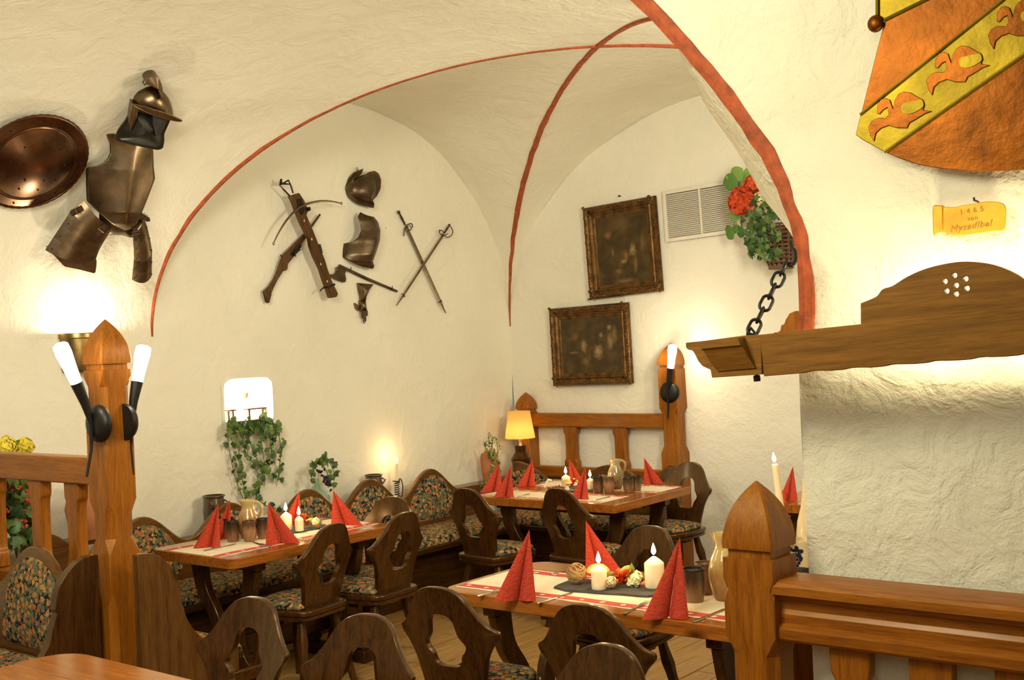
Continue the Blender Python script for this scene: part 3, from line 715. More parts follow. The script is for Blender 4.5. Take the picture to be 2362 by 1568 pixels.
# ================================================================== chairs
def chair_proto():
    t = thing('tavern_chair', 'x', 'chair')
    # seat board with a moulded double edge: rounded D plan, front towards -y
    def plan(k):
        pts = [(-.165, .20), (-.20, .10), (-.215, -.05), (-.19, -.165), (-.10, -.205), (.10, -.205), (.19, -.165), (.215, -.05), (.20, .10), (.165, .20), (.08, .215), (-.08, .215)]
        return [(p[0] * k, p[1] * k) for p in spline(pts, 4, closed=True)]
    mb = MB(); lay = [(.93, .405), (.97, .41), (.975, .424), (.945, .430), (.99, .434), (1.0, .442), (1.0, .452), (.985, .459), (.95, .461)]
    mb.loft([[(x, y, z) for x, y in plan(k)] for k, z in lay]); part('seat', mb, OAKX, t, ang=50)
    mb = MB(); lay = [(.86, .461), (.885, .468), (.89, .478), (.85, .490), (.72, .500), (.4, .507), (.02, .509)]
    mb.loft([[(x, y - .012 if True else y, z) for x, y in plan(k)] for k, z in lay]); part('cushion', mb, TAP, t, ang=70)
    # pierced back board
    half = [(.0, .445), (.04, .442), (.08, .425), (.112, .392), (.135, .352), (.158, .318), (.184, .288), (.207, .274), (.213, .266), (.208, .245), (.188, .222), (.168, .19), (.152, .15), (.142, .10), (.134, .05), (.132, .0)]
    hp = [tuple(p) for p in spline(half, 4)]
    outl = hp + [(-x, z) for x, z in hp[::-1] if x > 1e-4] ; outl = outl[:len(hp)] + [(.066, 0), (0, 0), (-.066, 0)] + outl[len(hp):]
    hh = [(0, .337), (.032, .331), (.052, .308), (.058, .275), (.066, .245), (.083, .222), (.088, .208), (.080, .19), (.066, .172), (.060, .150), (.052, .134), (.03, .126), (0, .125)]
    hq = [tuple(p) for p in spline(hh, 3)]
    hole = hq + [(-x, z) for x, z in hq[::-1] if x > 1e-4]
    cz = .225; n = 128
    def byangle(o):
        res = []; o = [Vector(p) for p in o]; k = len(o)
        for j in range(n):
            a = 2 * PI * (j + .5) / n; d = Vector((math.sin(a), math.cos(a))); best = 0
            for i in range(k):
                p, q = o[i] - Vector((0, cz)), o[(i + 1) % k] - Vector((0, cz)); e = q - p
                den = d.x * e.y - d.y * e.x
                if abs(den) < 1e-12: continue
                tt = (p.x * e.y - p.y * e.x) / den; ss = (p.x * d.y - p.y * d.x) / den
                if tt > 0 and -1e-6 <= ss <= 1 + 1e-6: best = max(best, tt)
            res.append(Vector((0, cz)) + d * best)
        return res
    O, Hh = byangle(outl), byangle(hole)
    def bent(p, y): return (p.x * 1.08, y + .17 + .23 * max(p.y, 0) - .95 * p.x * p.x, .455 + p.y)
    th = .030; rings = []
    for k in (0, .012, .33, .67, .985, 1): rings.append([bent(h.lerp(o, k), -th / 2 + (.004 if k in (0, 1) else 0)) for o, h in zip(O, Hh)])
    for k in (1, .985, .67, .33, .012, 0): rings.append([bent(h.lerp(o, k), th / 2 - (.004 if k in (0, 1) else 0)) for o, h in zip(O, Hh)])
    rings.append(rings[0]); mb = MB(); mb.loft(rings, cap=False); part('backrest', mb, OAK, t, ang=50)
    for sx in (-1, 1):
        for sy in (-1, 1):
            mb = MB(); rings = []
            for k, w in ((0, .019), (.12, .021), (.3, .027), (.42, .022), (.8, .019), (1, .017)):
                c = Vector((sx * (.125 + .075 * k), sy * (.125 + .075 * k), .41 * (1 - k))); q = w * .6
                rings.append([c + Vector(v + (0,)) for v in ((w, -q), (w, q), (q, w), (-q, w), (-w, q), (-w, -q), (-q, -w), (q, -w))])
            mb.loft(rings); part('leg', mb, OAK, t, ang=25)
    mb = MB(); mb.box((0, .0, .392), (.32, .07, .026)); part('seat_batten', mb, OAK, t)
    return t
chair0 = None
def chair(px, py, rz, label, dz=0):
    global chair0
    p = onz(px, py, .90)
    if chair0 is None: chair0 = chair_proto(); c = chair0
    else: c = copy_tree(chair0)
    a = math.radians(rz)
    off = Vector((-math.sin(a), math.cos(a), 0)) * .272
    c.location = (p.x - off.x, p.y - off.y, 0); c.rotation_euler = (0, 0, a); c['label'] = label; c['group'] = 'carved tavern chairs'
    return c
for ch in [
    (588, 1376, 7, 'carved oak chair with glossy lit back at bottom left, next to the bare table corner'),
    (850, 1415, 11, 'carved oak chair with glossy lit back at the bottom, second along from the bare table'),
    (1405, 1485, 0, 'carved oak chair in the bottom foreground, only its shiny rounded top in view'),
    (1005, 1353, 186, 'dark carved chair seen from behind at the left near corner of the foreground table'),
    (1345, 1393, 188, 'dark carved chair seen from behind at the middle of the foreground table'),
    (1503, 1212, -3, 'oak chair facing the camera on the far side of the foreground table'),
    (770, 1207, -83, 'dark pierced-back chair nearest the camera at the long side of the left table'),
    (935, 1181, -86, 'dark pierced-back chair second along the long side of the left table'),
    (908, 1145, 10, 'lit oak chair at the far short end of the left table'),
    (1073, 1126, 175, 'dark pierced-back chair at the left near side of the far corner table'),
    (1285, 1126, 173, 'dark pierced-back chair at the middle near side of the far corner table'),
    (1594, 1065, -8, 'lit oak chair standing by the white wall right of the far corner table'),
    (1760, 1178, 150, 'dark chair mostly hidden behind the right newel finial'),
]: chair(*ch)
# ================================================================== things hung on the walls
class WF:                      # a flat frame on the plaster: local x right, z up, -y out of the wall
    def __init__(s, px, py, off=0.0, n=None, p=None, face=0.0):
        p = p or wallhit(px, py); s.n = n or wallnormal(p); s.o = p + s.n * off
        if face: s.n = (s.n * (1 - face) + (CAM - p).normalized() * face).normalized()
        s.e1 = UP.cross(s.n).normalized(); s.e2 = s.n.cross(s.e1)
        s.M = Matrix((s.e1, -s.n, s.e2)).transposed().to_4x4(); s.M.translation = s.o
    def p(s, px, py, out=0.0):
        q = ray(px, py); o = s.o + s.n * out; t = (o - CAM).dot(s.n) / q.dot(s.n); d = CAM + q * t - o
        return (d.dot(s.e1), d.dot(s.e2))
    def L(s, pts, z, ox, oy, out=0.0): return [s.p(x / z + ox, y / z + oy, out) for x, y in pts]
def dense(out, n=64): return [tuple(p) for p in resample(out, n)]
def dome(h, e=2.0): return lambda t, x, z: h * (1 - (1 - t) ** e) + .002
def p3(q, y): return (q[0], y, q[1])
# ---- round shield
f = WF(66, 360, .05)
sh = thing('round_shield', 'round bronzed steel shield with a domed middle hung at the left edge', 'shield', mat=f.M)
r = (Vector(f.p(66, 256)) - Vector(f.p(66, 465))).length / 2
RX = rot('X', 90)
mb = MB(); mb.lathe([(.001, .085), (r * .10, .083), (r * .3, .072), (r * .55, .047), (r * .74, .022), (r * .76, .024), (r * .78, .020), (r * .80, .022), (r * .97, .012), (r, .014), (r * 1.005, .008), (r, .0), (.001, -.002)], 72, RX); part('shield_plate', mb, SHIELDM, sh, ang=20)
mb = MB(); mb.tube([(r * math.cos(2 * PI * i / 96), -.010, r * math.sin(2 * PI * i / 96)) for i in range(96)], [.0065 + .0022 * (i % 2) for i in range(96)], 8, closed=True); part('roped_rim', mb, SHIELDM, sh)
rv = None
for rr_k, n_, y_ in ((.89, 14, .018), (.52, 9, .052), (.30, 5, .073)):
    for i in range(n_):
        a = 2 * PI * (i + .3) / n_
        if rv is None: rm = MB(); rm.ball((0, 0, 0), .0055, n=8, k=4); rv = part('rivet', rm, IRON, sh); rv.location = (r * rr_k * math.cos(a), -y_, r * rr_k * math.sin(a))
        else: same(rv, sh, (r * rr_k * math.cos(a), -y_, r * rr_k * math.sin(a)))
def rivets(par, pts, y, rad=.005, mt=IRON):
    b = None
    for q in pts:
        yy = y(q) if callable(y) else y
        if b is None: rm = MB(); rm.ball((0, 0, 0), rad, n=8, k=4); b = part('rivet', rm, mt, par); b.location = (q[0], -yy, q[1])
        else: same(b, par, (q[0], -yy, q[1]))
# ---- cuirass with tassets
f = WF(285, 430, .14, face=.4); Zk, OX, OY = 2.45, 0, 140
ar = thing('cuirass', 'brown steel breastplate with a pointed keel and two laminated thigh plates on the wall', 'armour', mat=f.M)
out = dense(spline(f.L([(598, 420), (645, 412), (690, 440), (770, 475), (860, 486), (864, 520), (866, 600), (875, 665), (840, 760), (800, 860), (772, 920), (740, 950), (705, 957), (640, 925), (560, 860), (490, 790), (486, 700), (485, 602), (530, 600), (590, 572), (622, 520), (618, 465)], Zk, OX, OY), 3, closed=True), 96)
def rowplate(mb, left, right, kl, D, n, fr, out_=.0, e=1.35, rim=.006, tilt=None):
    """a sheet of armour built row by row between a left and a right edge, ridged along the keel; edges as (y, x) in crop pixels"""
    def itp(tb, y):
        for (y0, x0), (y1, x1) in zip(tb, tb[1:]):
            if y <= y1: return x0 + (x1 - x0) * (y - y0) / max(y1 - y0, 1e-6)
        return tb[-1][1]
    ya, yb = left[0][0], left[-1][0]; R1, R2 = [], []; WL = max(itp(kl, y) - x for y, x in left); WR = max(x - itp(kl, y) for y, x in right)
    for i in range(n + 1):
        y = ya + (yb - ya) * i / n; l, r, k = itp(left, y), itp(right, y), itp(kl, y); k = min(max(k, l + 1), r - 1); d = itp(D, y); row = []
        for j in range(25):
            s_ = j / 12 - 1; x = k + (r - k) * s_ if s_ > 0 else k + (k - l) * s_
            sa = (x - k) / WR if s_ > 0 else (k - x) / WL; hh = rim + d * (1 - min(1, abs(sa)) ** e); q = fr.p(x / Zk + OX, y / Zk + OY, hh); row.append((q[0], -hh, q[1]))
        R1.append(row)
    vs = [p for r_ in R1 for p in r_]; fs = [(i * 25 + j, i * 25 + j + 1, (i + 1) * 25 + j + 1, (i + 1) * 25 + j) for i in range(n) for j in range(24)]
    return mb.add(vs, fs)
mb = MB()
rowplate(mb, [(412, 598), (440, 608), (465, 619), (520, 622), (550, 608), (575, 585), (598, 535), (604, 486), (700, 486), (790, 490), (860, 560), (925, 640), (957, 706)],
         [(412, 645), (440, 690), (475, 770), (488, 862), (520, 865), (600, 867), (665, 875), (760, 840), (860, 800), (920, 772), (950, 740), (957, 712)],
         [(412, 640), (440, 680), (480, 765), (680, 742), (957, 708)], [(412, .01), (480, .03), (620, .075), (860, .125), (925, .10), (957, .05)], 60, f)
part('breastplate', mb, STEEL, ar, ang=60, solid=.004, fix=False)
rivets(ar, f.L([(492, 620), (493, 690), (495, 770), (575, 600)], Zk, OX, OY), .02)
def lames(name, eL, eR, n, bow, label=None):
    eL = resample([Vector(p) for p in eL], n + 1, closed=False); eR = resample([Vector(p) for p in eR], n + 1, closed=False)
    for i in range(n):
        mb = MB(); rings = []
        a0, b0, a1, b1 = eL[i], eR[i], eL[i + 1], eR[i + 1]
        down = ((a1 + b1) - (a0 + b0)).normalized(); a1 = a1 + down * .008; b1 = b1 + down * .008
        for k in range(13):
            t = k / 12; hh = bow * math.sin(PI * t) ** .8
            sag = down * (.018 * math.sin(PI * t))
            p, q = a0.lerp(b0, t) + sag, a1.lerp(b1, t) + sag
            y0_, y1_ = .012 + hh + .004 * i, .018 + hh + .004 * i
            rings.append([(p.x, -y0_, p.y), (q.x, -y1_, q.y), (q.x, -y1_ + .004, q.y), (p.x, -y0_ + .004, p.y)])
        mb.loft(rings); part(name, mb, STEEL, ar, ang=30)
        rivets(ar, [tuple(a0.lerp(a1, .75).lerp(b0.lerp(b1, .75), .06)), tuple(a0.lerp(a1, .75).lerp(b0.lerp(b1, .75), .94))], .024 + .004 * i + bow * .3, .0045)
lames('thigh_lame', f.L([(470, 785), (415, 818), (330, 940), (252, 1052)], Zk, OX, OY), f.L([(640, 935), (602, 985), (560, 1045), (535, 1108)], Zk, OX, OY), 4, .05)
mb = MB(); o_ = f.L([(266, 1058), (400, 1060), (536, 1106), (533, 1150), (527, 1188), (440, 1165), (352, 1147), (310, 1100)], Zk, OX, OY); relief(mb, dense(o_, 40), lambda t, x, z: .040 + .004 * t, 4, -.03); part('thigh_lame', mb, STEEL, ar)
lames('thigh_lame', f.L([(745, 960), (748, 1010), (752, 1100), (737, 1218)], Zk, OX, OY), f.L([(805, 868), (832, 945), (852, 1060), (848, 1196)], Zk, OX, OY), 5, .035)
mb = MB(); o_ = f.L([(560, 850), (650, 915), (705, 945), (770, 915), (800, 870), (815, 900), (770, 960), (748, 1002), (690, 985), (600, 985), (560, 940)], Zk, OX, OY); relief(mb, dense(o_, 44), dome(.035), 4, .0); part('waist_plate', mb, STEELD, ar)
def strap(x, y, ang, fr, par, k=Zk, ox=OX, oy=OY, out_=.062):
    c = fr.p(x / k + ox, y / k + oy, out_); M = T(c[0], -out_, c[1]) @ rot('Y', ang)
    mb = MB(); mb.add(*prism_pts([(-.014, .035), (.014, .035), (.014, -.030), (0, -.045), (-.014, -.030)], 0, .005), M); s_ = part('strap', mb, LEATHER, par)
    mb = MB(); mb.tube([p3(q, -.003) for q in ((-.02, .014), (.02, .014), (.02, -.006), (-.02, -.006))], .003, 6, M, closed=True); part('buckle', mb, BRASS, s_, smooth=True)
def prism_pts(o, a, b): m_ = MB(); m_.prism(o, a, b); return m_.v, m_.f
strap(575, 955, 35, f, ar); strap(768, 975, -15, f, ar); strap(435, 845, 60, f, ar); strap(815, 885, -60, f, ar)
# ---- helmet above the cuirass
f = WF(345, 250, .13, face=.45)
he = thing('peaked_helmet', 'brown steel helmet with tall comb, sloping brim and blackened neck guard', 'helmet', mat=f.M)
o_ = f.L([(752, 243), (748, 205), (770, 170), (810, 146), (855, 135), (915, 165), (955, 215), (971, 265), (970, 306), (900, 290), (820, 262)], Zk, OX, OY)
mb = MB(); relief(mb, dense(spline(o_, 3, closed=True), 60), lambda t, x, z: .02 + .085 * math.sqrt(max(0, 1 - (1 - t) ** 2)), 8, .02); part('skull', mb, STEEL, he, ang=50)
o_ = f.L([(832, 142), (845, 112), (880, 101), (906, 116), (922, 155), (927, 205), (917, 235), (905, 190), (880, 150)], Zk, OX, OY, .13)
mb = MB(); o_ = dense(spline(o_, 3, closed=True), 40); 
relief(mb, o_, lambda t, x, z: .105 + .03 * t, 3, -.05); part('comb', mb, STEEL, he)
o_ = f.L([(748, 243), (800, 250), (880, 275), (960, 300), (1032, 336), (1000, 342), (930, 326), (840, 296), (765, 258)], Zk, OX, OY, .12)
mb = MB(); mb.prism(dense(spline(o_, 3, closed=True), 60), -.128, -.116); part('brim', mb, STEEL, he, bevel=.003)
o_ = f.L([(745, 250), (700, 330), (662, 380), (645, 420), (655, 440), (720, 455), (800, 475), (885, 491), (914, 482), (922, 440), (921, 400), (952, 330), (960, 312), (870, 285)], Zk, OX, OY)
mb = MB(); relief(mb, dense(o_, 60), lambda t, x, z: .015 + .065 * (1 - (1 - t) ** 1.8), 7, .03); part('neck_guard', mb, STEELB, he, ang=45)
o_ = f.L([(752, 250), (787, 264), (776, 330), (740, 398), (734, 370), (744, 290)], Zk, OX, OY, .09)
mb = MB(); relief(mb, dense(o_, 30), dome(.012), 3, -.07, M=T(0, -.08, 0)); part('cheek_piece', mb, STEEL, he)
o_ = f.L([(868, 300), (955, 328), (921, 400), (886, 437), (868, 370)], Zk, OX, OY, .09)
mb = MB(); relief(mb, dense(o_, 30), dome(.012), 3, -.05, M=T(0, -.08, 0)); part('cheek_piece', mb, BLACKM, he)
c = f.p(333, 183); mb = MB(); mb.tube([p3(q, -.02) for q in ((c[0], c[1] + .02), (c[0] + .012, c[1] - .002), (c[0], c[1] - .024), (c[0] - .012, c[1] - .01))], .003, 6, closed=True); part('hanging_wire', mb, IRON, he)
# ---- weapons and armour in the wall arch
Zk, OX, OY = 3.563, 560, 340
f = WF(700, 560, .078)
cb = thing('crossbow', 'wooden crossbow with thin steel bow and bone inlays leaning over the musket', 'crossbow', mat=f.M)
o_ = f.L([(358, 402), (430, 378), (470, 440), (505, 522), (490, 562), (545, 690), (600, 830), (642, 930), (662, 1000), (702, 1110), (750, 1205), (738, 1232), (690, 1240), (668, 1170), (640, 1100), (608, 1000), (560, 900), (530, 820), (520, 760), (450, 620), (418, 540), (380, 440)], Zk, OX, OY)
mb = MB(); relief(mb, dense(o_, 90), lambda t, x, z: .030 + .014 * min(1, t * 3), 4, -.0, ctr=f.p(545 / Zk + OX, 800 / Zk + OY)) if False else mb.prism(o_, -.048, -.004); part('stock', mb, BOWWOOD, cb, bevel=.007)
lb = spline([f.p(x / Zk + OX, y / Zk + OY) for x, y in [(765, 466), (700, 452), (600, 447), (490, 470), (410, 508), (320, 600), (250, 710), (211, 790)]], 5)
nL = len(lb); mb = MB(); mb.tube([p3(q, -.055) for q in lb], [.004 + .005 * math.sin(PI * i / (nL - 1)) for i in range(nL)], 8); part('steel_bow', mb, BLADE, cb)
for q in ((768, 466), (210, 797)):
    c = f.p(q[0] / Zk + OX, q[1] / Zk + OY); mb = MB(); mb.tube([(c[0] + .007 * math.cos(a * PI / 4), -.055, c[1] + .009 * math.sin(a * PI / 4)) for a in range(8)], .0025, 6, closed=True); part('bow_nock', mb, IRON, cb)
mb = MB(); mb.tube([p3(q, -.03) for q in f.L([(362, 402), (318, 355), (278, 315), (352, 274), (372, 320), (390, 380)], Zk, OX, OY)], .006, 8); part('stirrup', mb, IRON, cb)
mb = MB(); mb.tube([p3(q, -.02) for q in f.L([(300, 262), (296, 300), (318, 300), (376, 306)], Zk, OX, OY)], [.007, .012, .008, .003], 8); part('hanging_wire', mb, IRON, cb)
d0 = None
for x, y in ((467, 607), (529, 759), (603, 963), (655, 1103)):
    c = f.p(x / Zk + OX, y / Zk + OY); mb = MB(); mb.prism([(0, .010), (.007, 0), (0, -.010), (-.007, 0)], -.0015, 0)
    if d0 is None: d0 = part('bone_inlay', mb, BONE, cb); d0.location = (c[0], -.0485, c[1])
    else: same(d0, cb, (c[0], -.0485, c[1]))
mb = MB(); mb.prism(f.L([(405, 430), (440, 425), (455, 480), (468, 540), (440, 560), (415, 500)], Zk, OX, OY), -.056, -.04); part('bow_binding', mb, IRON, cb, bevel=.003)
mb = MB(); mb.prism(f.L([(480, 500), (500, 495), (508, 520), (495, 532)], Zk, OX, OY), -.07, -.03); part('lock_nut', mb, IRON, cb, bevel=.003)
mb = MB(); mb.prism(f.L([(655, 1145), (715, 1120), (722, 1135), (662, 1162)], Zk, OX, OY), -.054, -.002); part('iron_band', mb, IRON, cb, bevel=.002)
mb = MB(); mb.tube([p3(q, -.03) for q in f.L([(660, 1155), (630, 1160), (612, 1182)], Zk, OX, OY)], .005, 8); part('trigger', mb, IRON, cb)
mb = MB(); mb.prism(f.L([(588, 800), (600, 800), (618, 870), (606, 880)], Zk, OX, OY), -.052, -.04); part('string_slot', mb, BLACKM, cb)
f = WF(665, 600, .02)
mu = thing('musket', 'old flintlock musket crossed beneath the crossbow', 'gun', mat=f.M)
o_ = f.L([(497, 700), (545, 690), (470, 790), (452, 830), (402, 900), (352, 960), (346, 1008), (312, 1020), (270, 1085), (232, 1160), (216, 1200), (195, 1282), (180, 1275), (157, 1182), (200, 1140), (240, 1080), (275, 1000), (290, 950), (320, 880), (380, 820), (440, 758)], Zk, OX, OY)
mb = MB(); mb.prism(o_, -.030, -.002); part('stock', mb, GUNWOOD, mu, bevel=.006)
a, b = f.p(617 / Zk + OX, 553 / Zk + OY), f.p(400 / Zk + OX, 850 / Zk + OY); mb = MB(); mb.tube([p3(a, -.022), p3(b, -.028)], [.0075, .012], 14); part('barrel', mb, STEELD, mu)
mb = MB(); mb.prism(f.L([(365, 880), (445, 800), (455, 815), (430, 860), (390, 900)], Zk, OX, OY), -.040, -.02); part('lock_plate', mb, IRON, mu, bevel=.003)
mb = MB(); mb.tube([p3(q, -.045) for q in f.L([(400, 900), (385, 870), (410, 845), (440, 848)], Zk, OX, OY)], [.004, .007, .007, .004], 8); part('hammer', mb, IRON, mu)
mb = MB(); mb.tube([p3(q, -.015) for q in f.L([(350, 960), (352, 990), (335, 1012), (318, 1000)], Zk, OX, OY)], .004, 8); part('trigger_guard', mb, IRON, mu)
mb = MB(); mb.prism(f.L([(157, 1182), (178, 1165), (216, 1205), (195, 1282), (180, 1275)], Zk, OX, OY), -.032, -.001); part('butt_plate', mb, BOWWOOD, mu, bevel=.005)
mb = MB(); mb.tube([p3(q, -.01) for q in f.L([(300, 885), (312, 895), (310, 910), (325, 880)], Zk, OX, OY)], .004, 6); part('sling_hook', mb, IRON, mu)
f = WF(836, 435, .05, face=.4)
mo = thing('morion_helmet', 'small dark morion helmet with an upswept brim above the small breastplate', 'helmet', mat=f.M)
o_ = f.L([(845, 330), (868, 290), (920, 250), (985, 225), (1040, 230), (1075, 270), (1084, 330), (1062, 400), (1040, 455), (1072, 498), (1000, 485), (930, 465), (870, 422), (845, 380)], Zk, OX, OY)
mb = MB(); relief(mb, dense(spline(o_, 3, closed=True), 60), lambda t, x, z: .008 + .085 * math.sqrt(max(0, 1 - (1 - t) ** 2)), 8, .02); part('skull', mb, STEELD, mo, ang=50)
o_ = f.L([(1005, 222), (1040, 200), (1080, 191), (1115, 215), (1134, 270), (1130, 340), (1100, 400), (1042, 458), (1062, 400), (1084, 330), (1070, 265)], Zk, OX, OY)
mb = MB(); relief(mb, dense(o_, 44), dome(.02), 3, .008); part('brim', mb, STEELD, mo)
o_ = f.L([(987, 174), (910, 205), (868, 250), (833, 335), (838, 372), (862, 330), (902, 272), (976, 216)], Zk, OX, OY)
mb = MB(); relief(mb, dense(o_, 40), dome(.03), 3, .008); part('brim', mb, STEELD, mo)
c = f.p(937 / Zk + OX, 180 / Zk + OY); mb = MB(); mb.tube([(c[0] + .006 * math.cos(a), -.006, c[1] + .014 * math.sin(a)) for a in [k * PI / 4 for k in range(8)]], .002, 6, closed=True); part('hanging_wire', mb, IRON, mo)
f = WF(836, 555, .05, face=.4)
bp = thing('small_breastplate', 'small dark breastplate with a flared waist under the morion helmet', 'armour', mat=f.M)
o_ = f.L([(965, 534), (1010, 560), (1075, 570), (1110, 612), (1129, 680), (1126, 760), (1096, 860), (1068, 935), (1080, 980), (1066, 996), (980, 977), (900, 940), (822, 902), (822, 785), (900, 780), (950, 738), (973, 680), (966, 620), (944, 570)], Zk, OX, OY)
wl_ = f.p(990 / Zk + OX, 905 / Zk + OY)[1]
mb = MB()
rowplate(mb, [(534, 962), (570, 945), (620, 966), (680, 973), (738, 950), (780, 900), (787, 822), (902, 822), (940, 900), (977, 980), (996, 1060)],
         [(534, 967), (560, 1020), (570, 1075), (612, 1110), (680, 1129), (760, 1126), (860, 1096), (935, 1068), (980, 1080), (996, 1068)],
         [(534, 965), (570, 1050), (680, 1095), (790, 1090), (935, 1045), (996, 1064)], [(534, .01), (600, .06), (760, .10), (880, .11), (940, .09), (996, .03)], 50, f, e=1.8)
part('plate', mb, STEELD, bp, ang=60, solid=.004, fix=False)
mb = MB(); relief(mb, dense(f.L([(822, 872), (900, 905), (980, 930), (1068, 935), (1080, 982), (1064, 998), (980, 978), (900, 942), (822, 904)], Zk, OX, OY), 40), dome(.045), 3, .0); part('waist_flange', mb, STEELD, bp)
rivets(bp, f.L([(1018, 682), (910, 785), (978, 700), (1126, 668)], Zk, OX, OY), .095, .004, BRASS)
rivets(bp, f.L([(835, 893), (880, 915), (930, 940), (985, 962), (1040, 975), (1070, 970)], Zk, OX, OY), .035, .003, BRASS)
f = WF(845, 640, .012)
ax_ = thing('battle_axe', 'dark axe with a flared pierced head hanging diagonally below the breastplates', 'axe', mat=f.M)
a, m_, b = [f.p(x / Zk + OX, y / Zk + OY) for x, y in ((782, 972), (1010, 1080), (1256, 1182))]
mb = MB(); mb.tube([p3(a, -.014), p3(m_, -.014), p3(b, -.014)], [.011, .012, .009], 12); part('haft', mb, STEELD, ax_)
mb = MB(); mb.prism(dense(spline(f.L([(690, 1045), (735, 1042), (756, 1015), (760, 982), (832, 1000), (826, 1040), (834, 1080), (822, 1109), (765, 1092), (715, 1062)], Zk, OX, OY), 4, closed=True), 60), -.022, -.008); part('axe_head', mb, STEELD, ax_, bevel=.003)
rivets(ax_, f.L([(772, 1032), (803, 1048), (792, 1062)], Zk, OX, OY), .021, .0035, BLACKM)
for x, y in ((865, 1003), (1205, 1158)):
    c = f.p(x / Zk + OX, y / Zk + OY); mb = MB(); mb.tube([(c[0] + .004, -.028, c[1] + .016), (c[0], -.03, c[1]), (c[0] - .006, -.02, c[1] - .018)], .0035, 6); part('wall_hook', mb, IRON, ax_)
f = WF(835, 695, .03, face=.4)
ga = thing('gauntlet', 'brown steel gauntlet with cuff and articulated fingers pointing down below the axe', 'armour', mat=f.M)
mb = MB(); relief(mb, dense(f.L([(935, 1112), (1072, 1124), (1040, 1170), (1008, 1240), (1005, 1282), (960, 1280), (958, 1230), (946, 1180)], Zk, OX, OY), 44), dome(.045), 5, .008); part('cuff', mb, STEEL, ga)
mb = MB(); relief(mb, dense(f.L([(952, 1255), (1006, 1255), (1012, 1300), (1018, 1345), (960, 1352), (950, 1300)], Zk, OX, OY), 36), dome(.04), 5, .008); part('hand_plate', mb, STEEL, ga)
mb = MB(); relief(mb, dense(f.L([(902, 1274), (930, 1282), (958, 1310), (962, 1340), (940, 1345), (918, 1325)], Zk, OX, OY), 30), dome(.028), 4, .006); part('thumb_plate', mb, STEEL, ga)
for x0, x1, y1 in ((967, 976, 1405), (982, 990, 1448), (996, 1002, 1432), (1010, 1014, 1385)):
    a, b = f.p(x0 / Zk + OX, 1340 / Zk + OY), f.p(x1 / Zk + OX, y1 / Zk + OY); mb = MB(); mb.tube([p3((a[0] + (b[0] - a[0]) * t, a[1] + (b[1] - a[1]) * t), -.018 + .006 * t) for t in (0, .12, .25, .38, .5, .62, .75, .88, 1)], [.0085, .0075, .0085, .0072, .0082, .0068, .0075, .006, .003], 8); part('finger', mb, STEEL, ga)
def sword(label, pom, gr, bl0, tip, w, guards, Zk, OX, OY, out_=.02, pm_r=.012):
    f = WF(pom[0] / Zk + OX + 40, pom[1] / Zk + OY + 60, out_)
    s_ = thing('sword', label, 'sword', mat=f.M, group=None)
    P, G_, B0, Tp = [Vector(f.p(q[0] / Zk + OX, q[1] / Zk + OY)) for q in (pom, gr, bl0, tip)]
    d = (G_ - P).normalized(); mb = MB(); mb.tube([p3(P - d * .012, -.015), p3(P - d * .006, -.015), p3(P, -.015), p3(P + d * .012, -.015), p3(P + d * .02, -.015)], [.004, pm_r * .8, pm_r, pm_r * .8, .005], 10); part('pommel', mb, STEELD, s_)
    mb = MB(); mb.tube([p3(P.lerp(G_, t), -.015) for t in (.15, .4, .7, 1)], [.006, .009, .008, .006], 10); part('grip', mb, LEATHER, s_)
    for gd in guards:
        mb = MB(); mb.tube([p3(q, -.015 - .012 * math.sin(PI * i / max(1, len(gd) * 3 - 3))) for i, q in enumerate(spline(f.L(gd, Zk, OX, OY), 3))], .0042, 8); part('guard', mb, STEELD, s_)
    d = (Tp - B0).normalized(); n_ = Vector((-d.y, d.x)); L = (Tp - B0).length; rings = []
    for t in (0, .3, .6, .88, .95, 1):
        c = B0 + d * (L * t); ww = w * (1 - .22 * t) * (1 if t < .9 else .6 if t < 1 else .05)
        rings.append([p3(c + n_ * ww, -.015), p3(c, -.020), p3(c - n_ * ww, -.015), p3(c, -.010)])
    mb = MB(); mb.loft(rings); part('blade', mb, BLADE, s_, ang=20)
    c = B0 + d * L * .86; mb = MB(); mb.tube([p3(c + n_ * .016, -.002), p3(c + n_ * .012, -.024), p3(c - n_ * .012, -.024), p3(c - n_ * .016, -.002)], .003, 6); part('wall_hook', mb, IRON, s_)
sword('broad old sword, longer of two crossed, tip down right', (1270, 532), (1325, 640), (1330, 650), (1656, 1362), .017, [[(1312, 730), (1306, 690), (1325, 655), (1345, 660)], [(1325, 655), (1345, 632), (1370, 630), (1383, 660)], [(1340, 690), (1365, 672), (1356, 640)]], Zk, OX, OY, .008, .013)
sword('slender rapier, shorter of two crossed, ring hilt at top right', (1686, 640), (1645, 706), (1640, 715), (1252, 1302), .0115, [[(1605, 680), (1600, 712), (1640, 722), (1672, 710)], [(1640, 722), (1665, 742), (1695, 725), (1708, 690), (1696, 650)], [(1605, 680), (1625, 690), (1640, 706)]], Zk, OX, OY, .032, .012)
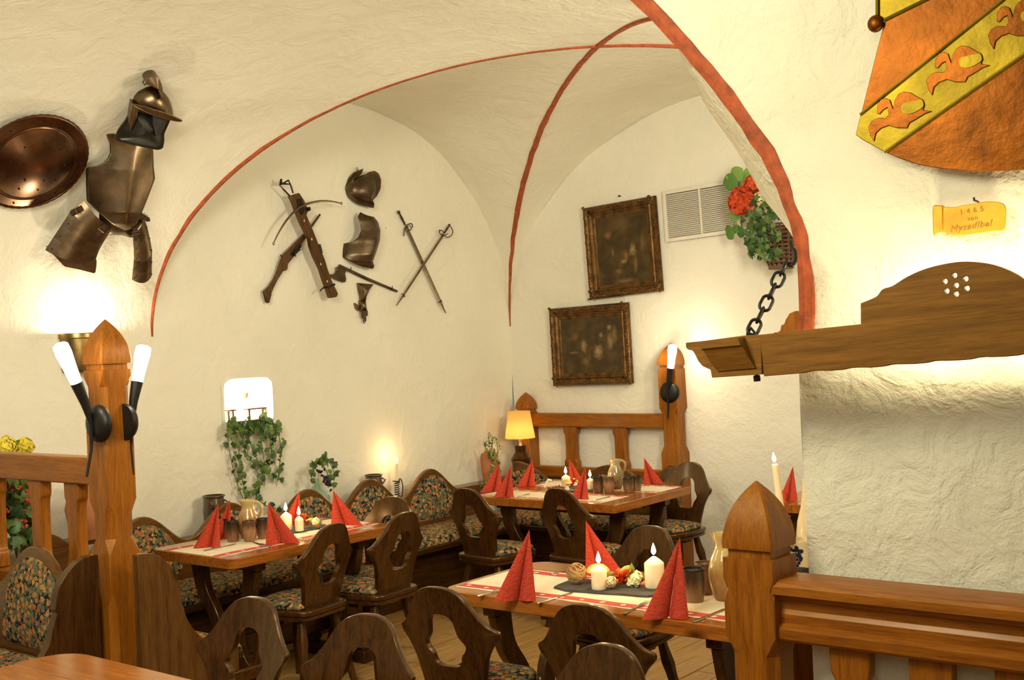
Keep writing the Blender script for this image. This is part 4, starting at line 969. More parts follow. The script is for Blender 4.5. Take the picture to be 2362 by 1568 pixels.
# ---- the two paintings
def painting(label, corners, seed, figs, portrait):
    c0 = [sum(c[k] for c in corners) / 4 for k in (0, 1)]
    f = WF(c0[0], c0[1], .03, n=Vector((0, -1, 0)), p=ony(c0[0], c0[1], YB)); q = [Vector(f.p(*c)) for c in corners]
    ctr = sum(q, Vector((0, 0))) / 4; w = ((q[1] - q[0]).length + (q[2] - q[3]).length) / 2; h = ((q[3] - q[0]).length + (q[2] - q[1]).length) / 2
    d = (q[1] - q[0]).normalized() + (q[2] - q[3]).normalized(); ang = math.atan2(d.y, d.x)
    t = thing('oil_painting', label, 'painting', mat=f.M @ T(ctr.x, 0, ctr.y) @ rot('Y', -math.degrees(ang)))
    fw = .105
    prof = [(0, 0), (0, .022), (.010, .034), (.026, .036), (.040, .026), (.052, .024), (.060, .030), (.070, .026), (.078, .016), (.088, .014), (.098, .010), (.105, .002)]
    mb = MB(); rings = []
    for sx, sz in ((-1, 1), (1, 1), (1, -1), (-1, -1)): rings.append([(sx * (w / 2 - a), -b, sz * (h / 2 - a)) for a, b in prof])
    rings.append(rings[0]); mb.loft(rings, cap=False); part('frame', mb, GILT, t, ang=40)
    mb = MB(); mb.prism([(-w / 2 + .09, h / 2 - .09), (w / 2 - .09, h / 2 - .09), (w / 2 - .09, -h / 2 + .09), (-w / 2 + .09, -h / 2 + .09)], -.006, -.002); part('canvas', mb, painting_mat(seed, [(x * (w - .2), z * (h - .2), rx * w, rz * h, c, s_) for x, z, rx, rz, c, s_ in figs]), t, smooth=False)
    mo_ = None
    rnd = random.Random(seed)
    for sx, sz in ((-1, 1), (1, 1), (1, -1), (-1, -1)):       # scrolled corners and running leaf ornament
        mb = MB()
        for i in range(7):
            a = i * 1.05; mb.ball((.018 * math.cos(a) * (i % 3), -.036, .018 * math.sin(a) * (i % 3)), .016 - .001 * i, n=8, k=4, sc=(1.2, .5, .9))
        o_ = part('corner_scroll', mb, GILT, t); o_['kind'] = 'stuff'; o_.location = (sx * (w / 2 - .032), 0, sz * (h / 2 - .032))
    mb = MB()
    for side in range(4):
        L_ = w if side % 2 == 0 else h
        k = int(L_ / .028)
        for i in range(2, k - 1):
            s_ = -L_ / 2 + L_ * i / k; e = (1 if side < 2 else -1)
            amp = .006 * math.sin(i * 1.7)
            c = (s_, -.034, e * (h / 2 - .022 + amp)) if side % 2 == 0 else (e * (w / 2 - .022 + amp), -.034, s_)
            mb.ball(c, .010 + .004 * rnd.random(), n=7, k=4, sc=(1.3, .55, .8) if side % 2 == 0 else (.8, .55, 1.3))
    o_ = part('leaf_ornament', mb, GILT, t); o_['kind'] = 'stuff'
    c = Vector((0, h / 2 + .03)); mb = MB(); mb.tube([(0, .028, h / 2 + .05), (0, -.0, h / 2 + .055), (0, -.005, h / 2 + .045)], .005, 6); part('wall_nail', mb, IRON, t)
G1 = (.36, .25, .10); G2 = (.30, .13, .05); G3 = (.20, .12, .04)
painting('upper dark oil painting in carved gilt frame, portrait format, tilted', [(1348, 482), (1515, 450), (1531, 672), (1363, 690)], 1, [(.18, -.02, .09, .14, G1, .8), (.05, -.10, .07, .10, G2, .7), (-.28, .22, .11, .08, G2, .75), (0, -.18, .09, .05, G1, .6), (.22, -.25, .06, .15, G3, .9), (-.12, -.32, .10, .06, G3, .8), (.0, -.47, .30, .06, G3, .9), (.0, .36, .20, .20, G3, .5), (.38, .05, .06, .18, G3, .5), (-.2, -.03, .04, .13, G3, .8)], True)
painting('lower dark oil painting in carved gilt frame, landscape format', [(1271, 712), (1450, 697), (1464, 884), (1278, 890)], 2, [(.12, -.12, .10, .20, G1, .85), (.33, .05, .07, .22, G1, .6), (-.12, .0, .08, .18, G1, .7), (-.26, .18, .10, .12, G2, .5), (.18, .18, .05, .07, G1, .6), (.32, .30, .06, .08, G1, .7), (-.3, -.12, .12, .03, G3, .9), (-.1, -.3, .09, .10, G3, .9), (.4, .18, .07, .20, G3, .8)], False)
# ---- ventilation grille
f = WF(1618, 487, .016, n=Vector((0, -1, 0)), p=ony(1618, 487, YB))
cn = [Vector(f.p(*c)) for c in ((1527, 441), (1704, 412), (1709, 534), (1537, 560))]
ctr = sum(cn, Vector((0, 0))) / 4; w = ((cn[1] - cn[0]).length + (cn[2] - cn[3]).length) / 2; h = ((cn[3] - cn[0]).length + (cn[2] - cn[1]).length) / 2
d = (cn[1] - cn[0]).normalized() + (cn[2] - cn[3]).normalized()
ve = thing('air_vent', 'white slatted ventilation grille beside the upper painting', 'vent', mat=f.M @ T(ctr.x, 0, ctr.y) @ rot('Y', -math.degrees(math.atan2(d.y, d.x))))
mb = MB(); mb.prism([(-w / 2, h / 2), (w / 2, h / 2), (w / 2, -h / 2), (-w / 2, -h / 2)], -.002, .008); part('back_plate', mb, VENTD, ve, smooth=False)
mb = MB(); rings = []
for sx, sz in ((-1, 1), (1, 1), (1, -1), (-1, -1)): rings.append([(sx * (w / 2 - a), -b, sz * (h / 2 - a)) for a, b in ((0, 0), (0, .012), (.004, .014), (.026, .014), (.030, .010), (.030, .002))])
rings.append(rings[0]); mb.loft(rings, cap=False); part('frame', mb, VENTM, ve, ang=30)
mb = MB(); mb.box((0, -.008, 0), (.016, .012, h - .06)); part('mullion', mb, VENTM, ve, bevel=.002)
mb = MB(); mb.box((0, 0, 0), (w / 2 - .04, .003, .019)); s0 = None
ns = 22
for i in range(ns):
    for sx in (-1, 1):
        z = -h / 2 + .034 + (h - .068) * (i + .5) / ns; M = T(sx * (w / 4 - .010), -.007, z) @ rot('X', -50)
        if s0 is None: s0 = part('slat', mb, VENTM, ve, smooth=False); s0.matrix_basis = M
        else: same(s0, ve, M=M)
# ---- flower basket on the back wall
def leaf_mesh(name, mt, kind='ivy'):
    if kind == 'ivy': o_ = [(0, -.5), (.22, -.42), (.5, -.28), (.30, .02), (.34, .28), (.13, .25), (0, .62), (-.13, .25), (-.34, .28), (-.30, .02), (-.5, -.28), (-.22, -.42)]
    elif kind == 'round': o_ = [(.5 * math.sin(a) * (1 + .08 * math.sin(5 * a)), -.5 * math.cos(a)) for a in [2 * PI * k / 12 for k in range(12)]]
    else: o_ = [(0, -.5), (.18, -.2), (.2, .1), (.1, .4), (0, .6), (-.1, .4), (-.2, .1), (-.18, -.2)]
    mb = MB(); vs = [(0, -.06, 0)] + [(x, .22 * abs(x) + .10 * z * z, z) for x, z in o_]; n = len(o_)
    mb.add(vs, [(0, i + 1, (i + 1) % n + 1) for i in range(n)])
    o = mb.build(name, mt); return o
IVY = leaf_mesh('leaf', LEAF); BIG = leaf_mesh('leaf', LEAFB, 'round'); LONG = leaf_mesh('leaf', LEAFY, 'long')
proto_leaves = [IVY, BIG, LONG]
def leaf(par, pr, loc, size, rnd, face=None, spread=.7):
    c = bpy.data.objects.new('leaf', pr.data); COL.objects.link(c); c.parent = par
    base = face if face is not None else (0, 0, 0)
    c.location = loc; c.rotation_euler = (base[0] + rnd.gauss(0, spread * .6), base[1] + PI + rnd.gauss(0, spread), base[2] + rnd.gauss(0, spread * .8)); s_ = size * rnd.uniform(.75, 1.3); c.scale = (s_, s_, s_)
    return c
f = WF(1765, 520, .0, n=Vector((0, -1, 0)), p=ony(1765, 520, 7.80))
fl = thing('hanging_flower_basket', 'wicker basket of ivy with a big orange red flower hanging at the arch edge', 'plant', mat=f.M)
rn = random.Random(3)
b0, b1 = f.p(1806, 614), f.p(1786, 520)
ax0, ax1 = Vector((b0[0], 0, b0[1])), Vector((b1[0], 0, b1[1]))
mb = MB()
for k in range(11):
    t = k / 10; c = ax0.lerp(ax1, t); r_ = .085 + .075 * t
    mb.tube([(c.x + r_ * math.cos(2 * PI * i / 24), -.03 + .75 * r_ * math.sin(2 * PI * i / 24) + .007 * (-1) ** (i + k), c.z) for i in range(24)], .008, 6, closed=True)
for i in range(14):
    a = 2 * PI * i / 14; mb.tube([(ax0.lerp(ax1, t).x + (.085 + .075 * t) * math.cos(a), -.03 + .75 * (.085 + .075 * t) * math.sin(a), ax0.lerp(ax1, t).z) for t in (0, .5, 1)], .007, 6)
mb.lathe([(.001, -.02), (.09, -.02), (.09, .005), (.001, .005)], 20, T(ax0.x, -.03, ax0.z))
o_ = part('basket', mb, WICK, fl); o_['kind'] = 'stuff'
for i in range(190):
    px, py = rn.gauss(1772, 28), rn.uniform(455, 602)
    if px < 1708 + (py - 450) * .35 or px > 1832: continue
    c = f.p(px, py); leaf(fl, IVY, (c[0], -.12 - rn.uniform(0, .10), c[1]), .055, rn)
for px, py, s_ in ((1703, 423, .11), (1718, 405, .11), (1735, 412, .09), (1748, 408, .10), (1742, 425, .07), (1700, 538, .11), (1716, 530, .10), (1726, 538, .09), (1712, 500, .08), (1752, 440, .08), (1790, 455, .07), (1700, 410, .06)):
    c = f.p(px, py); leaf(fl, BIG, (c[0], -.13, c[1]), s_, rn, spread=.35)
for path in ([(1765, 470), (1750, 430), (1735, 410), (1705, 420)], [(1770, 510), (1740, 530), (1705, 540)], [(1760, 500), (1730, 495), (1712, 500), (1708, 530)]):
    mb = MB(); mb.tube([p3(f.p(*q), -.11) for q in path], .004, 6); part('stem', mb, VINE, fl)
def bloom(par, c, R_, mt, n, name='flower_head', seed=1, pet=.3, flat=.75):
    r_ = random.Random(seed); mb = MB()
    for i in range(n):
        z = 1 - 2 * (i + .5) / n; a = i * 2.39996; s_ = math.sqrt(1 - z * z); d = Vector((s_ * math.cos(a), s_ * math.sin(a) * flat, z))
        p = Vector(c) + d * R_ * r_.uniform(.8, 1.0); M = d.to_track_quat('Z', 'Y').to_matrix().to_4x4() @ rot('Z', r_.uniform(0, 360)) @ rot('X', r_.uniform(-35, 35)); M.translation = p
        k = R_ * pet * r_.uniform(.8, 1.25)
        mb.add([(0, 0, 0), (k, -.5 * k, .25 * k), (k * 1.25, 0, .1 * k), (k, .5 * k, .3 * k), (.2 * k, k, .25 * k), (-.5 * k, .8 * k, .35 * k), (-k, .1 * k, .2 * k), (-.5 * k, -k, .3 * k), (.3 * k, -.9 * k, .2 * k)], [(0, i_, i_ % 8 + 1) for i_ in range(1, 9)], M)
    o = part(name, mb, mt, par, smooth=False, fix=False); o['kind'] = 'stuff'; return o
c = f.p(1737, 467); bloom(fl, (c[0], -.17, c[1]), .095, REDF, 110, seed=2)
c = f.p(1757, 428); bloom(fl, (c[0], -.13, c[1]), .065, REDF, 60, seed=3)
c = f.p(1776, 462); bloom(fl, (c[0], -.16, c[1]), .045, CREAMF, 40, seed=4)
# ---- wall uplight on the left wall
f = WF(185, 812, .0)
ul = thing('wall_uplight', 'half round brass wall uplight behind the divider post, glowing upwards', 'wall lamp', mat=f.M)
a, b, c = f.p(137, 812), f.p(228, 812), f.p(185, 768); e = f.p(185, 858)
r_ = (b[0] - a[0]) / 2; x0 = (a[0] + b[0]) / 2
mb = MB()
def half(k, z, dy=0): return [(x0 + r_ * k * math.cos(PI * i / 24), -r_ * .95 * k * math.sin(PI * i / 24) - dy, z) for i in range(25)]
zt, zb = c[1], e[1]
mb.loft([half(1, zt), half(1.02, zt - .01), half(1.02, zt - .03), half(.97, zt - .035), half(.95, zb + .02), half(.9, zb), half(.02, zb)], cap=False, close=False)
mb.loft([half(1, zt), half(.95, zt - .004), half(.93, zb + .02), half(.02, zb + .015)], cap=False, close=False)
part('brass_shell', mb, BRASS, ul, ang=40)
mb = MB(); mb.box((x0, .012, (zt + zb) / 2), (r_ * 1.7, .02, zt - zb - .02)); part('back_plate', mb, BRASS, ul)
mb = MB(); mb.ball((x0, -.075, zt - .06), .028, n=12, k=8); part('bulb', mb, BULBM, ul)
point('uplight_lamp', f.M @ Vector((x0, -.075, zt - .02)), 19, (1.0, .88, .66), .025)
# ================================================================== things on the tables
def lathe_obj(name, prof, mat, parent, n=24, ang=40, **k): mb = MB(); mb.lathe(prof, n); return part(name, mb, mat, parent, ang=ang, **k)
def candle_light(p, e): point('candle_light', p, e, CANDLE, .012)
def candle(px, pyb, r, h, label, z=TH, group='lit pillar candles', e=1.1, loc=None):
    p = loc or onz(px, pyb, z); t = thing('pillar_candle', label, 'candle', p, 0, group)
    lathe_obj('wax', [(r * .94, 0), (r, .004), (r, h * .77), (r * .95, h * .80), (r * .62, h * .89), (r * .30, h * .97), (r * .16, h), (.001, h)], WAXM, t)
    mb = MB(); mb.tube([(0, 0, h * .98), (.001, 0, h + .010)], .0014, 6); part('wick', mb, BLACKM, t)
    lathe_obj('flame', [(.001, h + .006), (.007, h + .012), (.0105, h + .021), (.007, h + .037), (.0005, h + .055)], FLAME, t, 12)
    candle_light((p.x, p.y, p.z + h + .065), e); return t
nap_proto = {}
def napkin(ax_, ay, bl, br, by, label, flip=False, wide=1.0, group='folded red napkins', rz=None):
    """stands on the table: apex pixel (ax_, ay), base from bl to br at pixel row by"""
    b = onz((bl + br) / 2, by, TH + .002); Y = (b - CAM).dot(FW)
    h = (by - ay) * Y / FPX; w = abs(br - bl) * Y / FPX
    t = thing('folded_napkin', label, 'napkin', b, YAW + (rz or 0), group)
    sgn = -1 if flip else 1
    A = Vector((sgn * w * .40, .012, h))
    def wing(tip, val, thick, bul):
        # a folded double sheet between the spine (apex to valley) and the apex-to-tip edge
        mb = MB(); N_ = 10; front, back = [], []
        for i in range(N_ + 1):
            s = i / N_; p = val.lerp(tip, s); n_ = Vector((-(tip - val).y, (tip - val).x, 0)).normalized() * sgn
            if n_.y > 0: n_ = -n_
            prof = (math.sin(PI * min(1, s * 1.0)) ** .7)
            front.append(p + n_ * (bul * prof) + Vector((0, 0, 0)))
            back.append(p - n_ * (thick * prof * .5 + .0006))
        ring0 = front + back[::-1]; rings = []
        for k in (0, .2, .4, .6, .8, .94, .998): rings.append([q.lerp(A, k) for q in ring0])
        return mb.loft(rings)
    v = Vector((sgn * w * .10, .020, 0))
    part('left_fold', wing(Vector((-sgn * w * .5, -.012, 0)), v, .012, .022), NAPK, t, ang=60).name = 'fold'
    part('fold', wing(Vector((sgn * w * .48, -.030, 0)), v + Vector((0, -.004, 0)), .012, .024), NAPK, t, ang=60)
    return t
def sheet(name, pts, mat, parent, z=.0006, th=.0012):
    mb = MB(); n = len(pts); mb.add([(x, y, z) for x, y in pts] + [(x, y, z + th) for x, y in pts], [tuple(range(n))[::-1], tuple(range(n, 2 * n))] + [(i, (i + 1) % n, (i + 1) % n + n, i + n) for i in range(n)])
    return part(name, mb, mat, parent, smooth=False)
def runner(label, cx_, cy_, L, W, rz, bw_=.055, drop=0.0):
    t = thing('table_runner', label, 'runner', (cx_, cy_, TH), rz, 'printed paper table runners')
    rn = random.Random(int(cx_ * 100)); N_ = 24
    jag = lambda s: .006 * math.sin(s * 9 + cx_) + .003 * rn.uniform(-1, 1)
    top = [(-L / 2 + L * i / N_, W / 2 + jag(i)) for i in range(N_ + 1)]; bot = [(L / 2 - L * i / N_, -W / 2 + jag(i)) for i in range(N_ + 1)]
    sheet('paper', bot[::-1] + top[::-1], PAPER, t, .0006, .0008)
    for s in (-1, 1):
        a = [(-L / 2 + .002 + (L - .004) * i / N_, s * (W / 2 - .015) + .004 * math.sin(i * .9 + s)) for i in range(N_ + 1)]
        b = [(x, y - s * bw_) for x, y in a[::-1]]
        mb = MB(); yc = s * (W / 2 - .015 - bw_ / 2); q = a + b; n = len(q)
        mb.add([(x, y - yc, 0) for x, y in q] + [(x, y - yc, .0006) for x, y in q], [tuple(range(n))[::-1], tuple(range(n, 2 * n))] + [(i, (i + 1) % n, (i + 1) % n + n, i + n) for i in range(n)])
        o = part('red_band', mb, BAND, t, smooth=False); o.location = (0, yc, .0016)
    return t
def mug(px, py, label, w=None, h=.112, r=.037, mat=None, group='brown stoneware mugs', z=TH):
    p = onz(px, py, z + .001); t = thing('stoneware_mug', label, 'mug', p, random.Random(int(px)).uniform(0, 6), group)
    lathe_obj('body', [(.001, 0), (r * .78, 0), (r * .84, .004), (r * .98, h * .35), (r * 1.02, h * .62), (r * .99, h * .9), (r, h), (r * .93, h + .001), (r * .91, h * .92), (r * .9, h * .4), (r * .75, .01), (.001, .009)], mat or MUGM, t, 28)
    lathe_obj('rim', [(r * 1.0, h - .006), (r * 1.035, h - .002), (r * 1.0, h + .003), (r * .93, h + .002), (r * .92, h - .005)], STEELB if (mat or MUGM) is MUGM else MUGM2, t, 28)
    return t
def jug(px, py, label, h, r, mat, hd, z=TH, berries=False):
    p = onz(px, py, z + .001); t = thing('wine_jug', label, 'jug', p, YAW)
    lathe_obj('body', [(.001, 0), (r * .66, 0), (r * .72, h * .03), (r * .84, h * .12), (r, h * .34), (r * .99, h * .46), (r * .84, h * .62), (r * .60, h * .76), (r * .55, h * .82), (r * .60, h * .90), (r * .70, h * .98), (r * .68, h), (r * .58, h * .97), (r * .48, h * .85), (r * .5, h * .78), (.001, h * .7)], mat, t, 36)
    mb = MB(); mb.tube(spline([(hd * r * .55, 0, h * .90), (hd * r * .80, 0, h * .95), (hd * r * 1.16, 0, h * .86), (hd * r * 1.18, 0, h * .70), (hd * r * .9, 0, h * .53)], 5), [.008] * 21, 10); part('handle', mb, mat, t)
    mb = MB(); mb.loft([[(-hd * r * .58, -.016, h * .93), (-hd * r * .58, .016, h * .93), (-hd * r * .62, 0, h * .85)], [(-hd * r * .72, -.012, h * .985), (-hd * r * .72, .012, h * .985), (-hd * r * .66, 0, h * .92)], [(-hd * r * .82, -.006, h * .995), (-hd * r * .82, .006, h * .995), (-hd * r * .80, 0, h * .97)]]); part('spout', mb, mat, t)
    rn = random.Random(int(px)); mb = MB()
    for i in range(14 if berries else 9):      # moulded grape relief on the belly
        a = (-.9 if hd > 0 else -2.2) + rn.uniform(-.5, .5); zz = h * (.34 + .22 * rn.random() - .012 * i); rr_ = r * .985
        mb.ball((rr_ * math.cos(a), rr_ * math.sin(a), zz), .0075, n=8, k=5)
    o = part('grape_relief', mb, mat, t); o['kind'] = 'stuff'
    return t
def cutlery(kind, x0, y0, x1, y1, label, z=TH + .004):
    a, b = onz(x0, y0, z), onz(x1, y1, z); d = (b - a); L = d.length; rz = math.atan2(d.y, d.x)
    t = thing('table_' + kind, label, kind, a, rz, None)
    mb = MB(); rings = []
    hl = L * (.55 if kind == 'knife' else .62)
    for s, w, th in ((0, .004, .002), (.05, .0085, .003), (.5, .0065, .003), (.95, .004, .0025), (1, .0035, .002)):
        rings.append([(s * hl, -w, 0), (s * hl, w, 0), (s * hl, w * .7, th), (s * hl, -w * .7, th)])
    mb.loft(rings); part('handle', mb, SILVER, t, ang=30)
    if kind == 'knife':
        mb = MB(); mb.prism([(hl - .002, -.004), (L * .92, -.008), (L, -.001), (L * .97, .006), (hl - .002, .005)], -.0008, .0008, T(0, 0, .0016) @ rot('X', -90)); part('blade', mb, SILVER, t)
    else:
        mb = MB(); mb.loft([[(hl, -.004, .001), (hl, .004, .001), (hl, .004, .003), (hl, -.004, .003)], [(hl + .018, -.011, .000), (hl + .018, .011, .000), (hl + .018, .011, .002), (hl + .018, -.011, .002)], [(hl + .034, -.011, .002), (hl + .034, .011, .002), (hl + .034, .011, .004), (hl + .034, -.011, .004)]]); part('fork_head', mb, SILVER, t)
        b0 = None
        for k in range(4):
            mb = MB(); mb.tube([(hl + .034, -.009 + .006 * k, .003), (hl + .055, -.009 + .006 * k, .002), (L, -.009 + .006 * k, .006)], [.0016, .0015, .0008], 6); part('prong', mb, SILVER, t)
    return t
def slate(pts, label):
    P = [onz(x, y, TH + .004) for x, y in pts]; c = sum(P, Vector()) / len(P)
    t = thing('slate_board', label, 'board', (c.x, c.y, TH + .003))
    mb = MB(); q = [(p.x - c.x, p.y - c.y) for p in P]; q2 = [(p[0] + .003 * math.sin(i * 2.3), p[1] + .003 * math.cos(i * 1.7)) for i, p in enumerate(resample(q, 28))]; n = 28
    mb.add([(x, y, 0) for x, y in q2] + [(x * .985, y * .985, .008) for x, y in q2], [tuple(range(n))[::-1], tuple(range(n, 2 * n))] + [(i, (i + 1) % n, (i + 1) % n + n, i + n) for i in range(n)])
    part('slab', mb, SLATE, t, smooth=False); return t
def deco(px, py, label, redp, palep, berries, leaves, sc=1.0, twig=None, z=TH + .012):
    p = onz(px, py, z); t = thing('floral_centrepiece', label, 'decoration', p, YAW)
    loc = lambda q, up=.0: Vector(((q[0] - px) * (p - CAM).dot(FW) / FPX, 0, up + (py - q[1]) * (p - CAM).dot(FW) / FPX))
    for i, q in enumerate(redp):
        c = loc(q); rn = random.Random(i + 5); mb = MB()
        for k in range(9):
            M = T(c.x + rn.uniform(-.012, .012) * sc, rn.uniform(-.012, .012), max(.006, c.z + rn.uniform(-.008, .008))) @ rot('Z', rn.uniform(0, 360)) @ rot('X', rn.uniform(20, 80)); s_ = .022 * sc
            mb.add([(0, 0, -.2 * s_), (s_ * .5, 0, 0), (s_ * .35, 0, s_ * .6), (s_ * .6, 0, s_), (0, .1 * s_, s_ * 1.3), (-s_ * .6, 0, s_), (-s_ * .35, 0, s_ * .6), (-s_ * .5, 0, 0)], [tuple(range(8))], M)
        o = part('red_leaf_spray', mb, REDF, t, smooth=False, fix=False); o['kind'] = 'stuff'
    for i, q in enumerate(palep): bloom(t, loc(q), .024 * sc, CREAMF, 60, 'pale_flower', i + 9, .26, 1)
    for q in berries:
        c = loc(q); mb = MB(); mb.ball((c.x, -.01, max(.006, c.z)), .0055 * sc, n=10, k=6); part('berry', mb, BERRY, t)
        mb = MB(); mb.tube([(c.x, -.01, max(.006, c.z)), (c.x * .6, -.005, max(.014, c.z * .7 + .014)), (0, 0, .012)], .0012, 5); part('berry_stalk', mb, VINE, t)
    rn = random.Random(int(px))
    for q in leaves: c = loc(q); leaf(t, LONG, (c.x, 0, max(.014, c.z)), .05 * sc, rn, spread=.8)
    if twig: c = loc(twig); mb = MB(); mb.tube([(c.x - .03, .0, .012), (c.x, 0, c.z + .02), (c.x + .02, 0, c.z + .012)], [.010, .011, .010], 9); part('birch_twig', mb, PAPER, t)
    mb = MB(); mb.tube([(-.045 * sc, 0, .006), (0, .008, .012), (.05 * sc, 0, .008)], .005 * sc, 7); part('twig', mb, TWIG, t)
    return t
def mushroom(px, py, rc, h, label, z=TH + .012):
    p = onz(px, py, z); t = thing('mushroom_ornament', label, 'decoration', p)
    lathe_obj('stem', [(.001, 0), (rc * .42, 0), (rc * .46, h * .12), (rc * .30, h * .4), (rc * .26, h * .75), (.001, h * .76)], CREAM, t, 16)
    lathe_obj('cap', [(.001, h * .68), (rc * .6, h * .64), (rc, h * .60), (rc * 1.0, h * .66), (rc * .82, h * .80), (rc * .5, h * .94), (.001, h)], plain('amber_cap', (.62, .40, .12), .3, var=.15), t, 20)
    return t
# ---- left table
LT = (-5.60 - 4.885) / 2
runner('cream runner with red printed bands along the table by the left wall', LT - .01, 4.36, 1.17, .50, PI / 2)
napkin(509, 1163, 447, 513, 1262, 'red napkin standing at the near left corner of the left table, frontmost')
napkin(535, 1153, 488, 538, 1242, 'red napkin behind the frontmost one at the near end of the left table', group='folded red napkins')
napkin(616, 1157, 614, 694, 1253, 'red napkin right of the brown mugs on the left table', flip=True)
napkin(694, 1133, 650, 698, 1212, 'red napkin behind the lit candles on the left table')
napkin(763, 1130, 764, 836, 1211, 'red napkin at the far end of the left table', flip=True)
jug(575, 1240, 'tan glazed jug behind the mugs on the left table', .215, .062, JUGM, 1, berries=True)
mug(538, 1249, 'brown stoneware mug, front left of the tan jug on the left table'); mug(576, 1248, 'lighter stoneware mug, front right of the tan jug on the left table', mat=MUGM2)
mug(528, 1240, 'brown stoneware mug peeking out behind the front left mug, left table'); mug(608, 1242, 'brown stoneware mug just left of the middle napkin, left table')
slate([(640, 1222), (665, 1232), (757, 1216), (735, 1205)], 'dark slate board under the candles on the left table')
candle(661, 1222, .033, .105, 'taller lit pillar candle on the left table', TH + .012); candle(691, 1224, .0245, .085, 'shorter lit pillar candle on the left table', TH + .012)
deco(716, 1218, 'orange and pale yellow flower decoration beside the candles on the left table', [(705, 1207), (700, 1195)], [(729, 1203)], [(737, 1212), (750, 1211)], [(715, 1200), (740, 1205)])
cutlery('fork', 612, 1260, 566, 1243, 'steel fork left of the middle napkin on the left table'); cutlery('knife', 630, 1261, 600, 1254, 'steel knife left of the middle napkin on the left table')
cutlery('knife', 712, 1246, 686, 1243, 'steel knife right of the middle napkin on the left table'); cutlery('fork', 745, 1226, 735, 1213, 'steel fork beside the slate on the left table'); cutlery('knife', 856, 1217, 818, 1222, 'steel knife at the far end of the left table'); cutlery('knife', 470, 1270, 545, 1254, 'steel knife right of the frontmost napkin on the left table')
# ---- far corner table
runner('cream and red runner along the near side of the far corner table', -4.73, 6.30, 1.02, .33, 0, .03)
runner('cream and red runner along the far side of the far corner table', -4.66, 6.84, 1.05, .33, 0, .03)
napkin(1158, 1070, 1107, 1160, 1134, 'leftmost red napkin on the far corner table'); napkin(1183, 1076, 1139, 1186, 1146, 'second red napkin from the left on the far corner table')
napkin(1234, 1060, 1191, 1236, 1121, 'red napkin in front of the table lamp on the far corner table'); napkin(1316, 1057, 1312, 1346, 1110, 'red napkin behind the candles on the far corner table', flip=True)
napkin(1350, 1076, 1315, 1358, 1151, 'red napkin at the near edge left of the mugs on the far corner table'); napkin(1484, 1055, 1484, 1531, 1116, 'red napkin at the right end of the far corner table', flip=True)
jug(1421, 1127, 'grey and brown jug with a handle between mugs on the far corner table', .205, .058, JUGG, 1)
mug(1381, 1134, 'brown stoneware mug, leftmost of four on the far corner table', h=.1); mug(1405, 1136, 'light brown mug, second from left of four on the far corner table', mat=MUGM2, h=.1)
mug(1450, 1135, 'brown stoneware mug, right of the grey jug on the far corner table', h=.1); mug(1468, 1132, 'brown stoneware mug, rightmost of four on the far corner table', h=.1)
slate([(1262, 1126), (1290, 1134), (1372, 1133), (1350, 1120)], 'dark slate board on the far corner table')
candle(1306, 1122, .031, .085, 'lit pillar candle behind the mushroom on the far corner table', TH + .012); candle(1362, 1128, .024, .078, 'lit pillar candle left of the mugs on the far corner table', TH + .012)
mushroom(1308, 1130, .037, .075, 'small mushroom ornament with amber cap on the far corner table')
deco(1288, 1126, 'red berries, leaves and birch twig on the far corner table', [(1322, 1112), (1318, 1122)], [], [(1282, 1121), (1290, 1119), (1297, 1123), (1276, 1122)], [(1328, 1108)], twig=(1266, 1112))
cutlery('knife', 1186, 1146, 1222, 1139, 'steel knife by the second napkin on the far corner table'); cutlery('knife', 1370, 1154, 1408, 1145, 'steel knife at the near edge of the far corner table'); cutlery('fork', 1533, 1116, 1518, 1111, 'steel fork beside the right end napkin on the far corner table')
# ---- foreground table
runner('cream runner with red flowered bands on the foreground table', -2.655, 4.02, 1.48, .44, 0)
napkin(1232, 1224, 1139, 1238, 1384, 'large red napkin left of the wicker ball on the foreground table')
napkin(1351, 1200, 1348, 1437, 1322, 'red napkin behind the shorter candle on the foreground table', flip=True)
napkin(1561, 1242, 1480, 1588, 1425, 'large red napkin nearest the right newel post on the foreground table')
slate([(1276, 1356), (1310, 1364), (1508, 1378), (1530, 1356), (1322, 1336)], 'dark slate board in the middle of the foreground table')
candle(1383, 1358, .033, .100, 'shorter lit pillar candle next to the wicker ball on the foreground table', TH + .012, e=1.5); candle(1511, 1354, .041, .128, 'thick lit pillar candle, largest on the foreground table', TH + .012, e=1.8)
p = onz(1331, 1346, TH + .012); wb = thing('wicker_ball', 'woven brown wicker ball on the slate of the foreground table', 'ball', p); rn = random.Random(4)
for i in range(22):
    M = T(0, 0, .0445) @ Matrix.Rotation(rn.uniform(0, 6.28), 4, 'Z') @ Matrix.Rotation(rn.uniform(0, 3.14), 4, 'X'); k = .0405 + .003 * rn.random(); tl = rn.uniform(-.25, .25)
    mb = MB(); mb.tube([(k * math.cos(a) * math.sqrt(1 - tl * tl), k * math.sin(a) * math.sqrt(1 - tl * tl), tl * k) for a in [2 * PI * j / 26 for j in range(26)]], .0019, 5, M, closed=True); part('willow_hoop', mb, TWIG, wb)
mushroom(1380, 1345, .052, .085, 'amber capped mushroom ornament behind the shorter foreground candle')
deco(1440, 1352, 'red leaves, pale hydrangea and berries between the foreground candles', [(1427, 1338), (1436, 1345), (1440, 1330)], [(1468, 1334), (1462, 1342)], [(1480, 1337), (1488, 1336), (1473, 1374), (1490, 1345)], [(1447, 1312), (1452, 1322), (1412, 1322), (1458, 1318)], 1.25)
bloom(thing('white_rose_head', 'small cream flower head right of the shorter foreground candle', 'decoration', onz(1410, 1348, TH + .03)), (0, 0, .012), .022, CREAM, 40, 'petals', 12, .35, 1)
